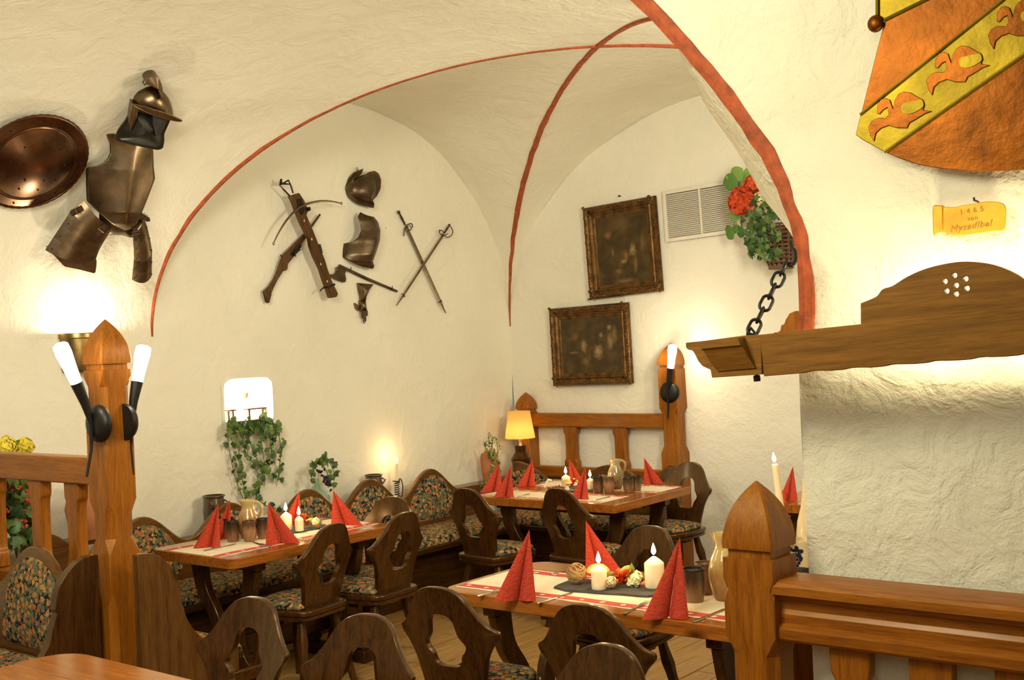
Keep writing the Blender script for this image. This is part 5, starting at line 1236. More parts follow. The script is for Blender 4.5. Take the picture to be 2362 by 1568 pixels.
mug(1602, 1387, 'dark stoneware mug in front of the foreground jug', h=.128, r=.044); mug(1628, 1369, 'light brown mug left of the foreground jug', mat=MUGM2, h=.125, r=.041)
jug(1678, 1382, 'large tan jug with grape relief half hidden by the right newel post', .262, .072, JUGM, 1, berries=True)
cutlery('fork', 1101, 1374, 1150, 1362, 'steel fork left of the large left napkin on the foreground table'); cutlery('knife', 1238, 1391, 1323, 1366, 'steel knife right of the large left napkin on the foreground table')
cutlery('fork', 1437, 1415, 1496, 1388, 'steel fork left of the right napkin on the foreground table'); cutlery('knife', 1599, 1434, 1674, 1404, 'steel knife beside the right newel post on the foreground table'); cutlery('knife', 1271, 1324, 1312, 1313, 'steel knife beyond the wicker ball on the foreground table')
# ---- seen past the newel post: far table napkin, sideboard with candle, bottle and crock
napkin(1817, 1076, 1795, 1838, 1154, 'red napkin on the far table beside the pillar')
napkin(1800, 1130, 1782, 1812, 1160, 'red napkin tip behind the tall candle, left of the other far napkin')
runner('cream and red runner on the far table beside the pillar', -2.55, 6.85, .6, .3, 0, .03)
SZ = .80
sb = thing('small_sideboard', 'low honey pine side table behind the right newel post, carrying crock and candle', 'table', (-2.09, 4.76, 0))
o = part('board', plank_mb(-.23, .23, -.27, .27, .04), TOPX, sb, bevel=.005); o.location.z = SZ
mb = MB(); mb.box((0, 0, SZ / 2 - .02), (.40, .44, SZ - .05)); part('body', mb, PINE, sb, bevel=.006)
c = onz(1838, 1322, SZ + .001)
ck = thing('cream_crock', 'cream stoneware crock with dark blue painted grapes beside the pillar', 'crock', (c.x, c.y, SZ + .03), 0)
Yc = (c - CAM).dot(FW); rC = 40 * Yc / FPX * .72; hC = 78 * Yc / FPX
c2 = at(1848, 1300, Yc); ck.location = (c2.x, c2.y, SZ + .002)
lathe_obj('body', [(.001, 0), (rC * .86, 0), (rC * .9, .006), (rC * .95, hC * .5), (rC * .98, hC * .9), (rC * 1.03, hC * .95), (rC * 1.03, hC), (rC * .92, hC), (rC * .9, hC * .5), (.001, .01)], CREAM, ck, 32)
def on_crock(u, v, s): a = -PI / 2 + YAW * 0 + u / rC + .72 - .95; return (rC * .985 * math.cos(a), rC * .985 * math.sin(a), v)
mb = MB()
ua = .35 * rC
for k in range(5):
    a = PI / 2 + k * 2 * PI / 5; pts = []
    for j in range(8):
        q = 2 * PI * j / 8; lx, lz = .016 + .014 * math.cos(q), .010 * math.sin(q)
        pts.append(on_crock(ua + lx * math.cos(a) - lz * math.sin(a), hC * .66 + lx * math.sin(a) + lz * math.cos(a), 0))
    n = len(mb.v); mb.v += [Vector(p) * 1 for p in pts]; mb.f.append(list(range(n, n + 8)))
for i, (gx, gz) in enumerate([(-.014, -.03), (0, -.028), (.014, -.03), (-.008, -.042), (.007, -.042), (0, -.054), (.018, -.022)]):
    n = len(mb.v); mb.v += [Vector(on_crock(ua + gx + .007 * math.cos(q), hC * .66 + gz + .007 * math.sin(q), 0)) for q in [2 * PI * j / 8 for j in range(8)]]; mb.f.append(list(range(n, n + 8)))
for p_ in mb.v: p_.x *= 1.012; p_.y *= 1.012
o = part('painted_grapes', mb, INKB, ck, smooth=False, fix=False); o['kind'] = 'stuff'
b = at(1862, 1240, Yc + .22)
bo = thing('cream_bottle', 'tall cream stoneware bottle behind the painted crock, cut by the pillar', 'bottle', (b.x, b.y, SZ + .002)); hB = .36
lathe_obj('body', [(.001, 0), (.042, 0), (.046, .01), (.047, hB * .35), (.040, hB * .5), (.022, hB * .68), (.015, hB * .85), (.014, hB * .97), (.018, hB), (.010, hB), (.001, hB * .98)], CREAM, bo, 28)
d = at(1838, 1325, Yc - .14)
bl = thing('dark_bowl', 'dark glazed bowl in front of the painted crock', 'bowl', (d.x, d.y, SZ + .002))
lathe_obj('body', [(.001, 0), (.03, 0), (.035, .006), (.058, .032), (.064, .042), (.060, .042), (.052, .03), (.001, .012)], STEELB, bl, 28)
def coil_holder(name_label, loc, h, r, rz, hand=1, turns=6, cl=.16, tilt=0, label2=None, clabel='', e=1.0, rc=.010):
    t = thing('spiral_candle_holder', name_label, 'candle holder', loc, rz)
    lathe_obj('drip_plate', [(.001, 0), (r * 2.4, 0), (r * 2.7, .006), (r * 2.6, .008), (.001, .004)], IRON, t, 24)
    mb = MB(); n = turns * 14; mb.tube([(r * math.cos(2 * PI * i / 14), r * math.sin(2 * PI * i / 14), .012 + (h - .02) * i / n) for i in range(n + 1)], .0035, 6); part('iron_spiral', mb, IRON, t)
    lathe_obj('collar', [(r * .8, h - .006), (r * 1.7, h - .002), (r * 1.75, h + .002), (r * .8, h + .002)], IRON, t, 20)
    mb = MB(); mb.tube(spline([(hand * r * 2.5, 0, .006), (hand * r * 3.6, 0, h * .45), (hand * r * 3.2, 0, h * .95), (hand * r * 2.0, 0, h * 1.1), (hand * r * 1.4, 0, h * .95), (hand * r * 2.0, 0, h * .84)], 5), .0035, 8); part('carrying_loop', mb, IRON, t)
    c = thing('taper_candle', clabel, 'candle', Vector(loc) + Vector((0, 0, h * .35)), rz, 'tapers in iron spiral holders'); c.rotation_euler = (0, tilt, rz)
    L = cl + h * .65
    lathe_obj('wax', [(.001, 0), (rc, 0), (rc, L * .5), (rc * .85, L - .004), (rc * .4, L), (.001, L - .001)], WAXM, c, 16)
    mb = MB(); mb.tube([(0, 0, L - .002), (0, 0, L + .010)], .0013, 6); part('wick', mb, BLACKM, c)
    lathe_obj('flame', [(.001, L + .005), (.006, L + .012), (.008, L + .02), (.0055, L + .032), (.0005, L + .048)], FLAME, c, 12)
    bpy.context.view_layer.update(); candle_light(c.matrix_world @ Vector((0, 0, L + .06)), e); return t
h0 = at(1818, 1300, Yc - .05); top = at(1795, 1062, Yc - .05)
coil_holder('black iron spiral candle holder behind the right newel post', (h0.x, h0.y, SZ + .002), .16, .017, 0, -1, 7, top.z - SZ - .16 - .015, -.10, clabel='tall leaning ivory taper candle lit beside the right newel post', e=1.4, rc=.0155)
# ---- ledge along the left wall
LZ = .671
def pot(px, w, h, label, mt, lugs=True):
    q = onx(px, 1150, -6.215); t = thing('ledge_pot', label, 'pot', (-6.225, q.y, LZ)); r = w / 2
    lathe_obj('body', [(.001, 0), (r * .72, 0), (r * .76, .006), (r * .92, h * .35), (r * .98, h * .6), (r * .90, h * .84), (r * .88, h * .93), (r * 1.0, h * .97), (r * 1.0, h), (r * .86, h), (r * .84, h * .8), (r * .7, .012), (.001, .01)], mt, t, 28)
    if lugs:
        for s_ in (-1, 1): mb = MB(); mb.tube([(s_ * r * .9 * .6 + .02, -r * .75, h * .80), (.02 + s_ * .012, -r * 1.12, h * .74), (s_ * .012 + .02, -r * .98, h * .62)] if False else [(r * .55, s_ * r * .74, h * .86), (r * .95, s_ * r * .84, h * .80), (r * .72, s_ * r * .62, h * .66)], .007, 8); part('lug_handle', mb, mt, t)
    return t
pot(495, .145, .245, 'round brown glazed pot with lugs on the ledge left of the ivy', POTB); pot(866, .135, .21, 'brown glazed pot on the ledge next to the spiral candle holder', POTB)
h1 = onx(918, 1140, -6.20)
coil_holder('black iron spiral candle holder with loop on the ledge by the left wall', (-6.21, h1.y, LZ), .135, .018, PI / 2, 1, 7, .135, .05, clabel='thin ivory taper candle lit on the ledge by the left wall', e=1.6, rc=.0105)
# glass demijohn with ivy and grapes
q = onx(737, 1140, -6.2); dj = thing('glass_demijohn', 'pale glass demijohn with ivy and black grapes on its neck, on the ledge', 'bottle', (-6.22, q.y, LZ))
lathe_obj('glass', [(.001, 0), (.075, 0), (.085, .012), (.088, .11), (.075, .155), (.040, .185), (.022, .20), (.020, .245), (.025, .25), (.019, .25), (.016, .205), (.036, .178), (.070, .150), (.082, .11), (.079, .016), (.001, .006)], GLASSM, dj, 28, 60)
rn = random.Random(11)
def wl_local(px, py, x, o): w = onx(px, py, x); return (w.x - o.x, w.y - o.y, w.z - o.z)
dl = dj.location
for path in ([(738, 1072), (728, 1062), (722, 1085), (717, 1110)], [(738, 1070), (748, 1056), (765, 1075), (773, 1100)], [(740, 1068), (755, 1090), (757, 1125)], [(736, 1068), (742, 1054)]):
    P = [Vector(wl_local(*a, -6.16, dl)) for a in path]; mb = MB(); mb.tube(spline(P, 4), .003, 5); part('vine', mb, VINE, dj)
    for p_ in resample(spline(P, 5), 15, False): leaf(dj, IVY, (p_.x + rn.uniform(0, .04), p_.y + rn.uniform(-.025, .025), p_.z + rn.uniform(-.02, .02)), .040, rn, (0, 0, PI / 2))
g0 = None
for i in range(26):
    t_ = rn.random(); w = wl_local(738 + 22 * t_ + rn.uniform(-7, 7) * (1 - .4 * t_), 1082 + 42 * t_, -6.13, dl)
    if g0 is None: mb = MB(); mb.ball((0, 0, 0), .0095, n=10, k=6); g0 = part('grape', mb, GRAPE, dj); g0.location = w
    else: same(g0, dj, (w[0] + rn.uniform(-.012, .012), w[1], w[2]))
# terracotta vase with trailing succulent in the corner
q = onx(1131, 1100, -6.2); va = thing('terracotta_vase', 'tall terracotta vase with trailing green succulent in the room corner', 'vase', (-6.20, q.y, LZ))
lathe_obj('body', [(.001, 0), (.055, 0), (.060, .01), (.072, .12), (.075, .22), (.068, .25), (.045, .262), (.040, .275), (.032, .262), (.001, .25)], TERRA, va, 26)
va.scale = (1, 1, .92)
dl = va.location; rn = random.Random(21)
for path in ([(1131, 1050), (1128, 1015), (1126, 990)], [(1131, 1050), (1138, 1000), (1146, 1015), (1148, 1050)], [(1131, 1050), (1140, 1030), (1135, 1070), (1132, 1105)], [(1131, 1052), (1118, 1020), (1117, 1010)], [(1130, 1110), (1118, 1115), (1102, 1119)], [(1133, 1050), (1150, 1060), (1148, 1085)]):
    P = [Vector(wl_local(*a, -6.13, dl)) for a in path]; mb = MB(); S_ = spline(P, 5); mb.tube(S_, .003, 5); part('trailing_stem', mb, VINE, va)
    for p_ in resample(S_, 26, False): leaf(va, LONG if rn.random() < .7 else IVY, (p_.x + rn.uniform(-.01, .02), p_.y + rn.uniform(-.014, .014), p_.z + rn.uniform(-.012, .012)), .026, rn, (0, 0, PI / 2))
# table lamp with a wooden tub base in the corner
p = ony(1203, 1085, 7.68); tl = thing('table_lamp', 'table lamp with glowing yellow shade on a dark wooden barrel base in the corner', 'lamp', (p.x, p.y, .66))
bz = p.z - .66
k = (p - CAM).dot(FW) / FPX; zof = lambda py: ony(1203, py, 7.68).z - .66
zsh0, zsh1, zb1 = zof(1010), zof(948), zof(1026)
lathe_obj('barrel_base', [(.001, 0), (20 * k, 0), (21 * k, zof(1068)), (23 * k, zof(1064)), (23 * k, zof(1056)), (21 * k, zof(1055)), (15 * k, zof(1044)), (13.5 * k, zof(1042)), (14 * k, zof(1027)), (11 * k, zof(1027)), (.001, zof(1029))], OAK, tl, 28, 30)
lathe_obj('neck', [(.001, zof(1030)), (.014, zof(1030)), (.013, zof(1018)), (.016, zof(1017)), (.015, zof(1012)), (.001, zof(1010))], PLASTIC, tl, 14)
mb = MB(); n = 36
mb.loft([[(r * math.cos(2 * PI * j / n), r * math.sin(2 * PI * j / n), z) for j in range(n)] for r, z in ((35 * k, zsh0), (30 * k, zsh0 + (zsh1 - zsh0) * .5), (25.5 * k, zsh1))], cap=False); part('lamp_shade', mb, SHADE, tl, ang=60)
mb = MB(); mb.ball((0, 0, zsh0 + .06), .03, n=12, k=8); part('bulb', mb, BULBM, tl)
mb = MB(); mb.tube([(0, 0, zof(1012)), (0, 0, zsh0 + .04)], .006, 8); part('lamp_stem', mb, BRASS, tl)
point('table_lamp_light', (p.x, p.y, .66 + zsh0 + .055), 9, (1.0, .70, .34), .03)
bs = thing('corner_stand', 'dark oak stand behind the bench carrying the table lamp', 'stand', (p.x, p.y, 0)); mb = MB(); mb.box((0, .02, .32), (.26, .18, .64)); part('body', mb, OAKM, bs, bevel=.006)
# ---- things in the lit niche
def nz(px, py, x): return onx(px, py, x)
sy0, sy1 = ny0, ny1
iv = thing('ivy_trough', 'ivy spilling from the lit wall niche and trailing down the left wall', 'plant', (XL + .05, cyn, nz0 + .03))
dl = iv.location; rn = random.Random(5); cnt = 0
for i in range(110):
    px, py = rn.uniform(522, 646), 987 + rn.gauss(0, 10) + (abs(584 - 584) * .1)
    if px > 632 and py < 972: continue
    c = wl_local(px, py, XL + rn.uniform(.04, .12), dl); leaf(iv, IVY, c, .052, rn, (0, 0, PI / 2)); cnt += 1
for path, n_ in (([(524, 990), (528, 1030), (535, 1070), (545, 1110), (560, 1148)], 20), ([(545, 995), (550, 1030), (552, 1060), (556, 1090), (568, 1145)], 24), ([(620, 992), (625, 1040), (620, 1070), (600, 1105), (590, 1150)], 26), ([(640, 990), (648, 1030), (645, 1070), (640, 1110)], 22), ([(600, 995), (606, 1040), (612, 1070), (628, 1100), (640, 1080)], 22), ([(572, 995), (580, 1030), (598, 1070), (606, 1100), (590, 1140), (612, 1165), (636, 1172)], 34), ([(560, 995), (566, 1040), (590, 1075)], 14), ([(630, 1000), (615, 1060), (592, 1085)], 12)):
    P = [Vector(wl_local(*a, XL + .045, dl)) for a in path]; S_ = spline(P, 6); mb = MB(); mb.tube(S_, .0032, 5); part('trailing_stem', mb, VINE, iv)
    for p_ in resample(S_, int(n_ * .85), False)[2:]:
        leaf(iv, IVY, (p_.x + rn.uniform(0, .03), p_.y + rn.uniform(-.035, .035), p_.z + rn.uniform(-.02, .02)), .041, rn, (0, 0, PI / 2))
mb = MB(); mb.box((-.10, 0, -.005), (.10, (ny1 - ny0) * .8, .04)); part('trough', mb, OAKM, iv, bevel=.004)
q = nz(567, 918, XL - .15); fp = thing('tiny_flowerpot', 'tiny terracotta flowerpot on a glass shelf inside the lit niche', 'pot', q); lathe_obj('pot', [(.001, 0), (.011, 0), (.016, .024), (.019, .024), (.020, .036), (.001, .034)], TERRA, fp, 16)
mb = MB(); mb.box((0, 0, -.004), (.09, ny1 - ny0 - .02, .005)); gs = tag(mb.build('glass_shelf', GLASSM), 'thin glass shelf inside the lit wall niche', 'shelf'); gs.location = (XL - .16, cyn, q.z)
def mini(pxa, pxb, py, x, label):
    a, b = nz(pxa, py, x), nz(pxb, py, x); t = thing('toy_table', label, 'toy', ((a.x + b.x) / 2, (a.y + b.y) / 2, nz0 + .02)); H_ = a.z - nz0 - .02; w = b.y - a.y
    mb = MB(); mb.box((0, 0, H_), (.05, w, .010)); part('top', mb, OAKM, t)
    for s_ in (-1, 1): mb = MB(); mb.box((0, s_ * w * .32, H_ / 2), (.012, .010, H_)); part('leg', mb, OAKM, t)
mini(566, 614, 944, XL - .08, 'small dark wooden stand inside the lit niche, at its right'); mini(524, 540, 947, XL - .10, 'small dark wooden stand inside the lit niche, at its left')
q = nz(605, 968, XL - .02); pl = thing('wooden_plate', 'small round wooden plate leaning in the niche among the ivy', 'plate', q); pl.rotation_euler = (0, 0, 0)
mb = MB(); mb.lathe([(.001, .004), (.022, .004), (.030, .010), (.038, .012), (.040, .008), (.030, 0), (.001, 0)], 24, rot('Y', 75) @ T(0, 0, 0)); part('disc', mb, OAKM, pl)
point('niche_light', (XL - .13, cyn - .06, nz1 - .07), 6.5, (1.0, .95, .82), .03); point('niche_light', (XL - .20, cyn + .08, nz0 + .16), 4.5, (1.0, .95, .82), .03)
# ---- behind the left divider: flowering plant and clay jug
q = onx(45, 1150, -5.95); pt = thing('berry_plant', 'leafy plant with red berries and yellow blooms behind the left divider', 'plant', (-5.98, q.y, .70)); dl = pt.location; rn = random.Random(8)
for i in range(230):
    px, py = rn.uniform(-30, 92), rn.uniform(1100, 1262); c = wl_local(px, py, -5.98 + rn.uniform(-.1, .1), dl); leaf(pt, BIG if rn.random() < .12 else IVY, c, .065, rn, (0, 0, PI / 2), .9)
for px, py, m_, R_, nn in ((15, 1030, YELLOWF, .052, 90), (56, 1030, YELLOWF, .050, 90), (14, 1044, CREAMF, .045, 60)):
    c = wl_local(px, py, -5.98, dl); bloom(pt, c, R_, m_, nn, 'yellow_bloom' if m_ is YELLOWF else 'pale_bloom', int(px), .22, 1)
c = wl_local(38, 1038, -5.98, dl); leaf(pt, BIG, c, .10, rn, (0, 0, PI / 2), .3)
for cx_, cy_ in ((75, 1122), (62, 1135), (70, 1155), (50, 1180), (48, 1200), (55, 1215), (35, 1125), (20, 1180)):
    for k in range(7):
        c = wl_local(cx_ + rn.uniform(-12, 12), cy_ + rn.uniform(-5, 5), -5.92, dl); mb = MB(); mb.ball(c, .009, n=7, k=4); part('berry', mb, REDF, pt)
for a in range(5): mb = MB(); mb.tube([(0, 0, .02), (rn.uniform(-.05, .05), rn.uniform(-.1, .1), .25), (rn.uniform(-.05, .05), rn.uniform(-.15, .15), .45)], .006, 6); part('stem', mb, VINE, pt)
lathe_obj('flowerpot', [(.001, -.22), (.09, -.22), (.11, -.03), (.12, -.03), (.12, .0), (.001, -.01)], TERRA, pt, 24)
for p_, lab in (((-5.98, q.y, 0), 'dark oak stand carrying the berry plant behind the left divider'),):
    ps = thing('plant_stand', lab, 'stand', p_); mb = MB(); mb.box((0, 0, .235), (.24, .24, .47)); part('body', mb, OAKM, ps, bevel=.006)
q = onx(207, 1240, -6.12); cj = thing('clay_jug', 'big orange clay jug with a knob half hidden behind the divider post', 'jug', (-6.16, q.y, q.z - .012))
lathe_obj('body', [(.001, 0), (.06, 0), (.065, .01), (.095, .10), (.11, .18), (.095, .25), (.05, .30), (.035, .33), (.04, .345), (.001, .34)], TERRA, cj, 28)
c = wl_local(181, 1178, -6.10, cj.location); mb = MB(); mb.ball(c, .016, n=12, k=8); part('knob', mb, TERRA, cj)
mb = MB(); mb.box((0, 0, 0), (.18, .30, .03)); s2 = tag(mb.build('jug_shelf', OAKM, bevel=.005), 'short oak shelf under the clay jug behind the divider post', 'shelf'); s2.location = (-6.235, q.y - .02, q.z - .029)
# ================================================================== hanging lamp beam, copper sheets on the pillar
tilt = math.atan2(.043, .725); BY = 3.10
lb_ = thing('lamp_beam', 'hanging dark wooden beam lamp with scalloped crest in front of the white pillar', 'lamp', mat=T(-1.546, BY, 1.7535) @ rot('Y', -math.degrees(tilt)))
bl_ = lambda px, py: (lambda w: lb_.matrix_world.inverted() @ w)(ony(px, py, BY))
bpy.context.view_layer.update()
edge_b = [(1.75 * i / 60, -.0605 + .0045 * max(0, math.sin(2 * PI * (1.75 * i / 60) / .115 - .8)) * (1 if 1.75 * i / 60 > .06 else 0)) for i in range(61)]
mb = MB(); mb.prism(edge_b + [(1.75, .0605), (0, .0605)], 0, .035); part('beam', mb, LAMPW, lb_, bevel=.0025)
cpts = [(1985, 746), (1985, 700), (2020, 685), (2035, 668), (2058, 660), (2090, 640), (2130, 622), (2180, 609), (2232, 604), (2290, 612), (2345, 635), (2400, 675), (2440, 700), (2440, 715)]
C_ = [bl_(*q) for q in cpts]; C_ = [(c.x, c.z) for c in C_]; C_[0] = (C_[0][0], .058); C_[-1] = (C_[-1][0], .058)
cu = bpy.data.curves.new('crest_board', 'CURVE'); cu.dimensions = '2D'; cu.fill_mode = 'BOTH'; cu.extrude = .010; cu.bevel_depth = .0012
def spl(pts):
    s_ = cu.splines.new('POLY'); s_.points.add(len(pts) - 1)
    for i, q in enumerate(pts): s_.points[i].co = (q[0], q[1], 0, 1)
    s_.use_cyclic_u = True
spl([C_[0]] + [tuple(p) for p in spline(C_[1:-1], 4)] + [C_[-1]])
for px, py in ((2200, 635), (2178, 649), (2226, 643), (2204, 658), (2182, 671), (2229, 665), (2204, 678)):
    c = bl_(px, py); spl([(c.x + .0085 * math.cos(2 * PI * j / 16), c.z + .0085 * math.sin(2 * PI * j / 16)) for j in range(16)])
co = bpy.data.objects.new('crest_curve', cu); COL.objects.link(co); bpy.context.view_layer.update()
me = bpy.data.meshes.new_from_object(co.evaluated_get(bpy.context.evaluated_depsgraph_get())); bpy.data.objects.remove(co)
me.materials.clear(); me.materials.append(LAMPW); cr_ = bpy.data.objects.new('crest_board', me); COL.objects.link(cr_); cr_.parent = lb_; cr_.matrix_basis = T(0, .014, 0) @ rot('X', 90)
# carved end block
EB = lambda x, y: (lambda c: (c.x, c.z))(bl_(x / 4.6125 + 1560, y / 4.6125 + 560))
o_ = [EB(*q) for q in ((92, 1062), (92, 1108), (112, 1135), (162, 1146), (188, 1185), (225, 1262), (270, 1312), (355, 1352), (370, 1436), (905, 1400), (892, 978), (720, 985), (300, 1040))]
mb = MB(); mb.prism(o_, .004, .16); part('end_block', mb, LAMPW, lb_, bevel=.002)
og = [(.0, .0), (-.045, .0), (-.045, -.022), (-.037, -.026), (-.030, -.040), (-.026, -.060), (-.012, -.078), (-.006, -.092), (.006, -.094)]
a, b = EB(300, 1030), EB(720, 985); a2, b2 = EB(440, 1365), EB(845, 1325)
mb = MB(); rings = []
for k in range(6):
    t = k / 5; ring = []
    for y_, z_ in og:
        s = -z_ / .094; xl = a[0] + (a2[0] - a[0]) * s; xr = b[0] + (b2[0] - b[0]) * s
        ring.append((xl + (xr - xl) * t, y_ + .004, .058 + z_ * 1.0))
    rings.append(ring)
mb.loft(rings); part('ogee_moulding', mb, LAMPW, lb_, ang=30)
c = EB(775, 1455); mb = MB(); mb.lathe([(.001, -.008), (.010, -.008), (.011, 0), (.010, .010), (.001, .012)], 8, T(c[0], .05, c[1])); part('bolt_head', mb, IRON, lb_)
mb = MB(); mb.box((-.01, .22, 0), (.03, .40, .11)); part('return_beam', mb, LAMPW, lb_, bevel=.003) if False else None
mb = MB(); mb.box((.85, .13, -.052), (1.7, .19, .012)); part('light_baffle', mb, LAMPW, lb_, bevel=.002)  # unseen slat, made wide to keep bulb light off the lower wall
s0 = None
for xx in (.42, .72, 1.05):
    if s0 is None: mb = MB(); mb.ball((0, 0, 0), .026, n=14, k=10, sc=(1, 1, 1.25)); s0 = part('bulb', mb, BULBM, lb_); s0.location = (xx, .11, .06)
    else: same(s0, lb_, (xx, .11, .06))
    sk = MB(); sk.lathe([(.001, -.06), (.014, -.06), (.015, -.02), (.001, -.02)], 12); o = part('socket', sk, PLASTIC, lb_); o.location = (xx, .11, .05)
for xx, e in ((.42, 4.5), (.72, 6), (1.05, 6)): point('beam_light', lb_.matrix_world @ Vector((xx, .15, .065)), e, (1.0, .86, .56), .03)
# side crest of the lamp frame on the far side of the arch edge
q = ony(1822, 745, 3.62); sc_ = thing('rear_lamp_crest', 'yellow lit stepped wooden crest peeping out behind the red arch edge', 'lamp', (q.x, q.y, q.z))
kk = (q - CAM).dot(FW) / FPX
mb = MB(); mb.prism([(-30 * kk, -20 * kk), (-22 * kk, -16 * kk), (-20 * kk, -4 * kk), (-12 * kk, -2 * kk), (-8 * kk, 8 * kk), (2 * kk, 22 * kk), (16 * kk, 27 * kk), (40 * kk, 27 * kk), (40 * kk, -60 * kk), (-40 * kk, -60 * kk), (-40 * kk, -20 * kk)], -.01, .02); part('crest', mb, PINE, sc_, bevel=.004)
# chain
A, B = at(1815, 604, 3.52), ony(1733, 768, BY + .06)
ch = thing('iron_chain', 'dark iron chain running from the beam lamp up to the arch', 'chain', A)
N_ = 6; d = (B - A); Ls = d.length / N_; dn = d.normalized(); Mq = dn.to_track_quat('Z', 'Y').to_matrix().to_4x4()
for i in range(N_):
    hw, hl = .016, Ls * .5 + .004
    pts = []
    for j in range(24):
        a = 2 * PI * j / 24; x = hw * math.cos(a); z = hw * math.sin(a); pts.append((x, 0, z + (hl - hw) * (1 if z >= 0 else -1)))
    mb = MB(); mb.tube(pts, .0048, 8, rot('Z', 90 * (i % 2) + 35), closed=True); o = part('link', mb, IRON, ch); M = Mq.copy(); M.translation = dn * (Ls * (i + .5)); o.matrix_basis = M
mb = MB(); mb.tube(spline([(.0, .0, .0), (.012, .0, -.012), (.022, .01, .0), (.018, .02, .03), (.004, .03, .045), (-.004, .04, .06)], 5), .006, 8); part('hook', mb, IRON, ch)
mb = MB(); mb.tube([tuple(B - A + Vector(v)) for v in ((.012, 0, -.03), (.012, 0, 0), (0, 0, .015), (-.012, 0, 0), (-.012, 0, -.03))], .005, 8); part('staple', mb, IRON, ch)
# copper apron
f = WF(2100, 200, .0, n=Vector((0, -1, 0)), p=ony(2150, 200, 3.33)); Zk, OX, OY = 3.734, 1900, 0
cs = thing('copper_apron', 'large hammered copper and yellow brass sheet with embossed birds on the pillar wall', 'ornament', mat=f.M)
LL = lambda pts: f.L(pts, Zk, OX, OY)
def sheetp(name, pts, mt, y0, y1, bev=.002): mb = MB(); mb.prism(LL(pts), y0, y1); return part(name, mb, mt, cs, bevel=bev)
sheetp('upper_copper_panel', [(530, 178), (325, 990), (1560, 0), (2500, -760), (2500, -900), (890, 0)], COPPER, -.006, 0)
sheetp('brass_collar', [(470, -200), (472, 140), (500, 175), (532, 178), (890, 0), (1700, -400), (1700, -600)], GOLDC, -.004, .004)
sheetp('brass_band', [(325, 990), (283, 1162), (340, 1205), (535, 1312), (1725, 478), (2600, -140), (2600, -860), (1560, 0)], GOLDC, -.008, -.001)
arcb = spline([(535, 1312), (680, 1372), (830, 1420), (1000, 1450), (1150, 1466), (1400, 1475), (1725, 1462), (2100, 1400), (2600, 1200)], 5)
sheetp('lower_copper_panel', [tuple(p) for p in arcb] + [(2600, -140), (1725, 478)], COPPER, -.007, 0)
for a, b in (((530, 178), (890, 0)), ((325, 990), (1560, 0)), ((535, 1312), (1725, 478)), ((470, -100), (470, 140))):
    d_ = (b[0] + (b[0] - a[0]) * .6, b[1] + (b[1] - a[1]) * .6); P = LL([a, d_ if b[1] < 500 and a[0] > 472 or a[0] < 400 else b]); mb = MB(); mb.tube([p3(q, -.009) for q in P], .005, 8); part('seam_bead', mb, GOLDC, cs)
c = f.p(450 / Zk + OX, 205 / Zk + OY, .01); mb = MB(); mb.ball((c[0], -.012, c[1]), .024, n=20, k=12, sc=(1, .7, 1.05)); part('ball_knob', mb, COPPER, cs)
bird = [(470, 980), (476, 905), (505, 858), (545, 848), (582, 862), (608, 935), (622, 870), (655, 815), (700, 793), (760, 800), (815, 835), (865, 860), (876, 905), (868, 950), (945, 962), (880, 985), (800, 1035), (752, 1062), (728, 1108), (640, 1106), (572, 1085), (505, 1110), (462, 1150), (445, 1222), (412, 1170), (395, 1095), (425, 1045), (480, 1020), (548, 1022), (572, 985), (560, 930), (525, 950), (492, 988)]
oval = [(680, 940), (690, 905), (740, 885), (830, 868), (862, 866), (874, 900), (865, 930), (800, 970), (740, 986), (695, 975)]
for dx, dy in ((0, 0), (500, -395), (1030, -790)):
    o = sheetp('embossed_bird', [(x + dx, y + dy) for x, y in bird], COPPER, -.012, -.006, .0015)
    mb = MB(); mb.prism([tuple(p) for p in spline(LL([(x + dx, y + dy) for x, y in oval]), 3, closed=True)], -.0145, -.011); part('wing_oval', mb, GOLDC, o)
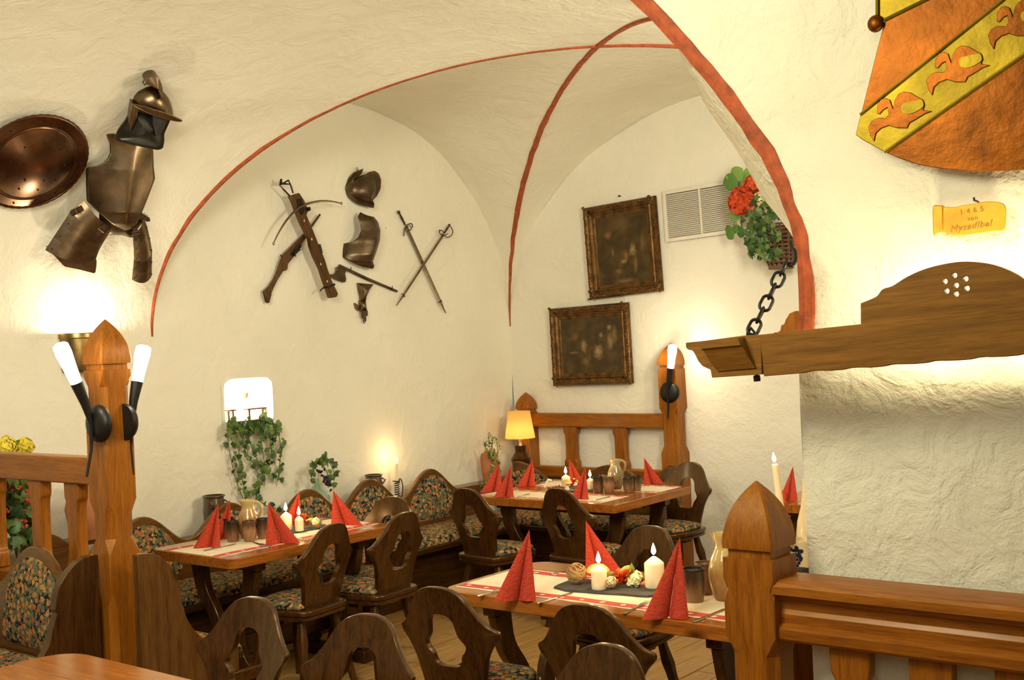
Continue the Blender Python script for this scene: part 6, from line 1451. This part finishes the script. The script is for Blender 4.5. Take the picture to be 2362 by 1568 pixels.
# brass plaque with writing
f = WF(2240, 505, .0, n=Vector((0, -1, 0)), p=ony(2238, 505, 3.36)); Zk, OX, OY = 10.736, 2130, 450
pq = thing('brass_plaque', 'wavy yellow brass plaque engraved 1465 von on the pillar wall', 'plaque', mat=f.M)
o_ = spline(LL([(250, 275), (380, 252), (510, 265), (540, 292), (690, 295), (830, 290), (1000, 252), (1300, 205), (1500, 168), (1750, 160), (1950, 190), (2045, 290), (2060, 450), (2050, 600), (2030, 850), (1850, 885), (1700, 900), (1500, 930), (1200, 975), (800, 1010), (640, 955), (520, 920), (330, 965), (300, 1020), (255, 950), (245, 600)]), 2, closed=True)
mb = MB(); mb.prism([tuple(p) for p in o_], -.006, 0); part('plate', mb, PLAQ, pq, bevel=.002)
mb = MB(); mb.prism(LL([(258, 275), (380, 252), (505, 265), (500, 920), (330, 962), (268, 950)]), -.010, -.005); part('rolled_edge', mb, PLAQ, pq, bevel=.003)
def lettering(txt, px, py, size, ang, shear=0.0):
    c = f.p(px, py, .006); tc = bpy.data.curves.new('lettering', 'FONT'); tc.body = txt; tc.size = size; tc.extrude = .0009; tc.align_x = 'CENTER'; tc.align_y = 'CENTER'; tc.shear = shear; tc.space_character = 1.15
    o = bpy.data.objects.new('lettering', tc); COL.objects.link(o); bpy.context.view_layer.update()
    me = bpy.data.meshes.new_from_object(o.evaluated_get(bpy.context.evaluated_depsgraph_get())); bpy.data.objects.remove(o)
    me.materials.clear(); me.materials.append(plain('engraved_line', (.34, .19, .03), .5, .6)); o = bpy.data.objects.new('lettering', me); COL.objects.link(o); o.parent = pq
    o.matrix_basis = T(c[0], -.0066, c[1]) @ rot('Y', -ang) @ rot('X', 90)
lettering('1 4 6 5', 2241, 486, .020, 4); lettering('von', 2243, 503.5, .018, 4); lettering('Mysadlbal', 2238, 522, .025, 4, .35)
c = f.p(2249, 467, .0); mb = MB(); mb.tube([(c[0], .03, c[1] + .004), (c[0], -.006, c[1] + .006), (c[0], -.008, c[1] + .014)], .003, 6); part('nail', mb, IRON, pq)
for o_ in proto_leaves: bpy.data.objects.remove(o_)
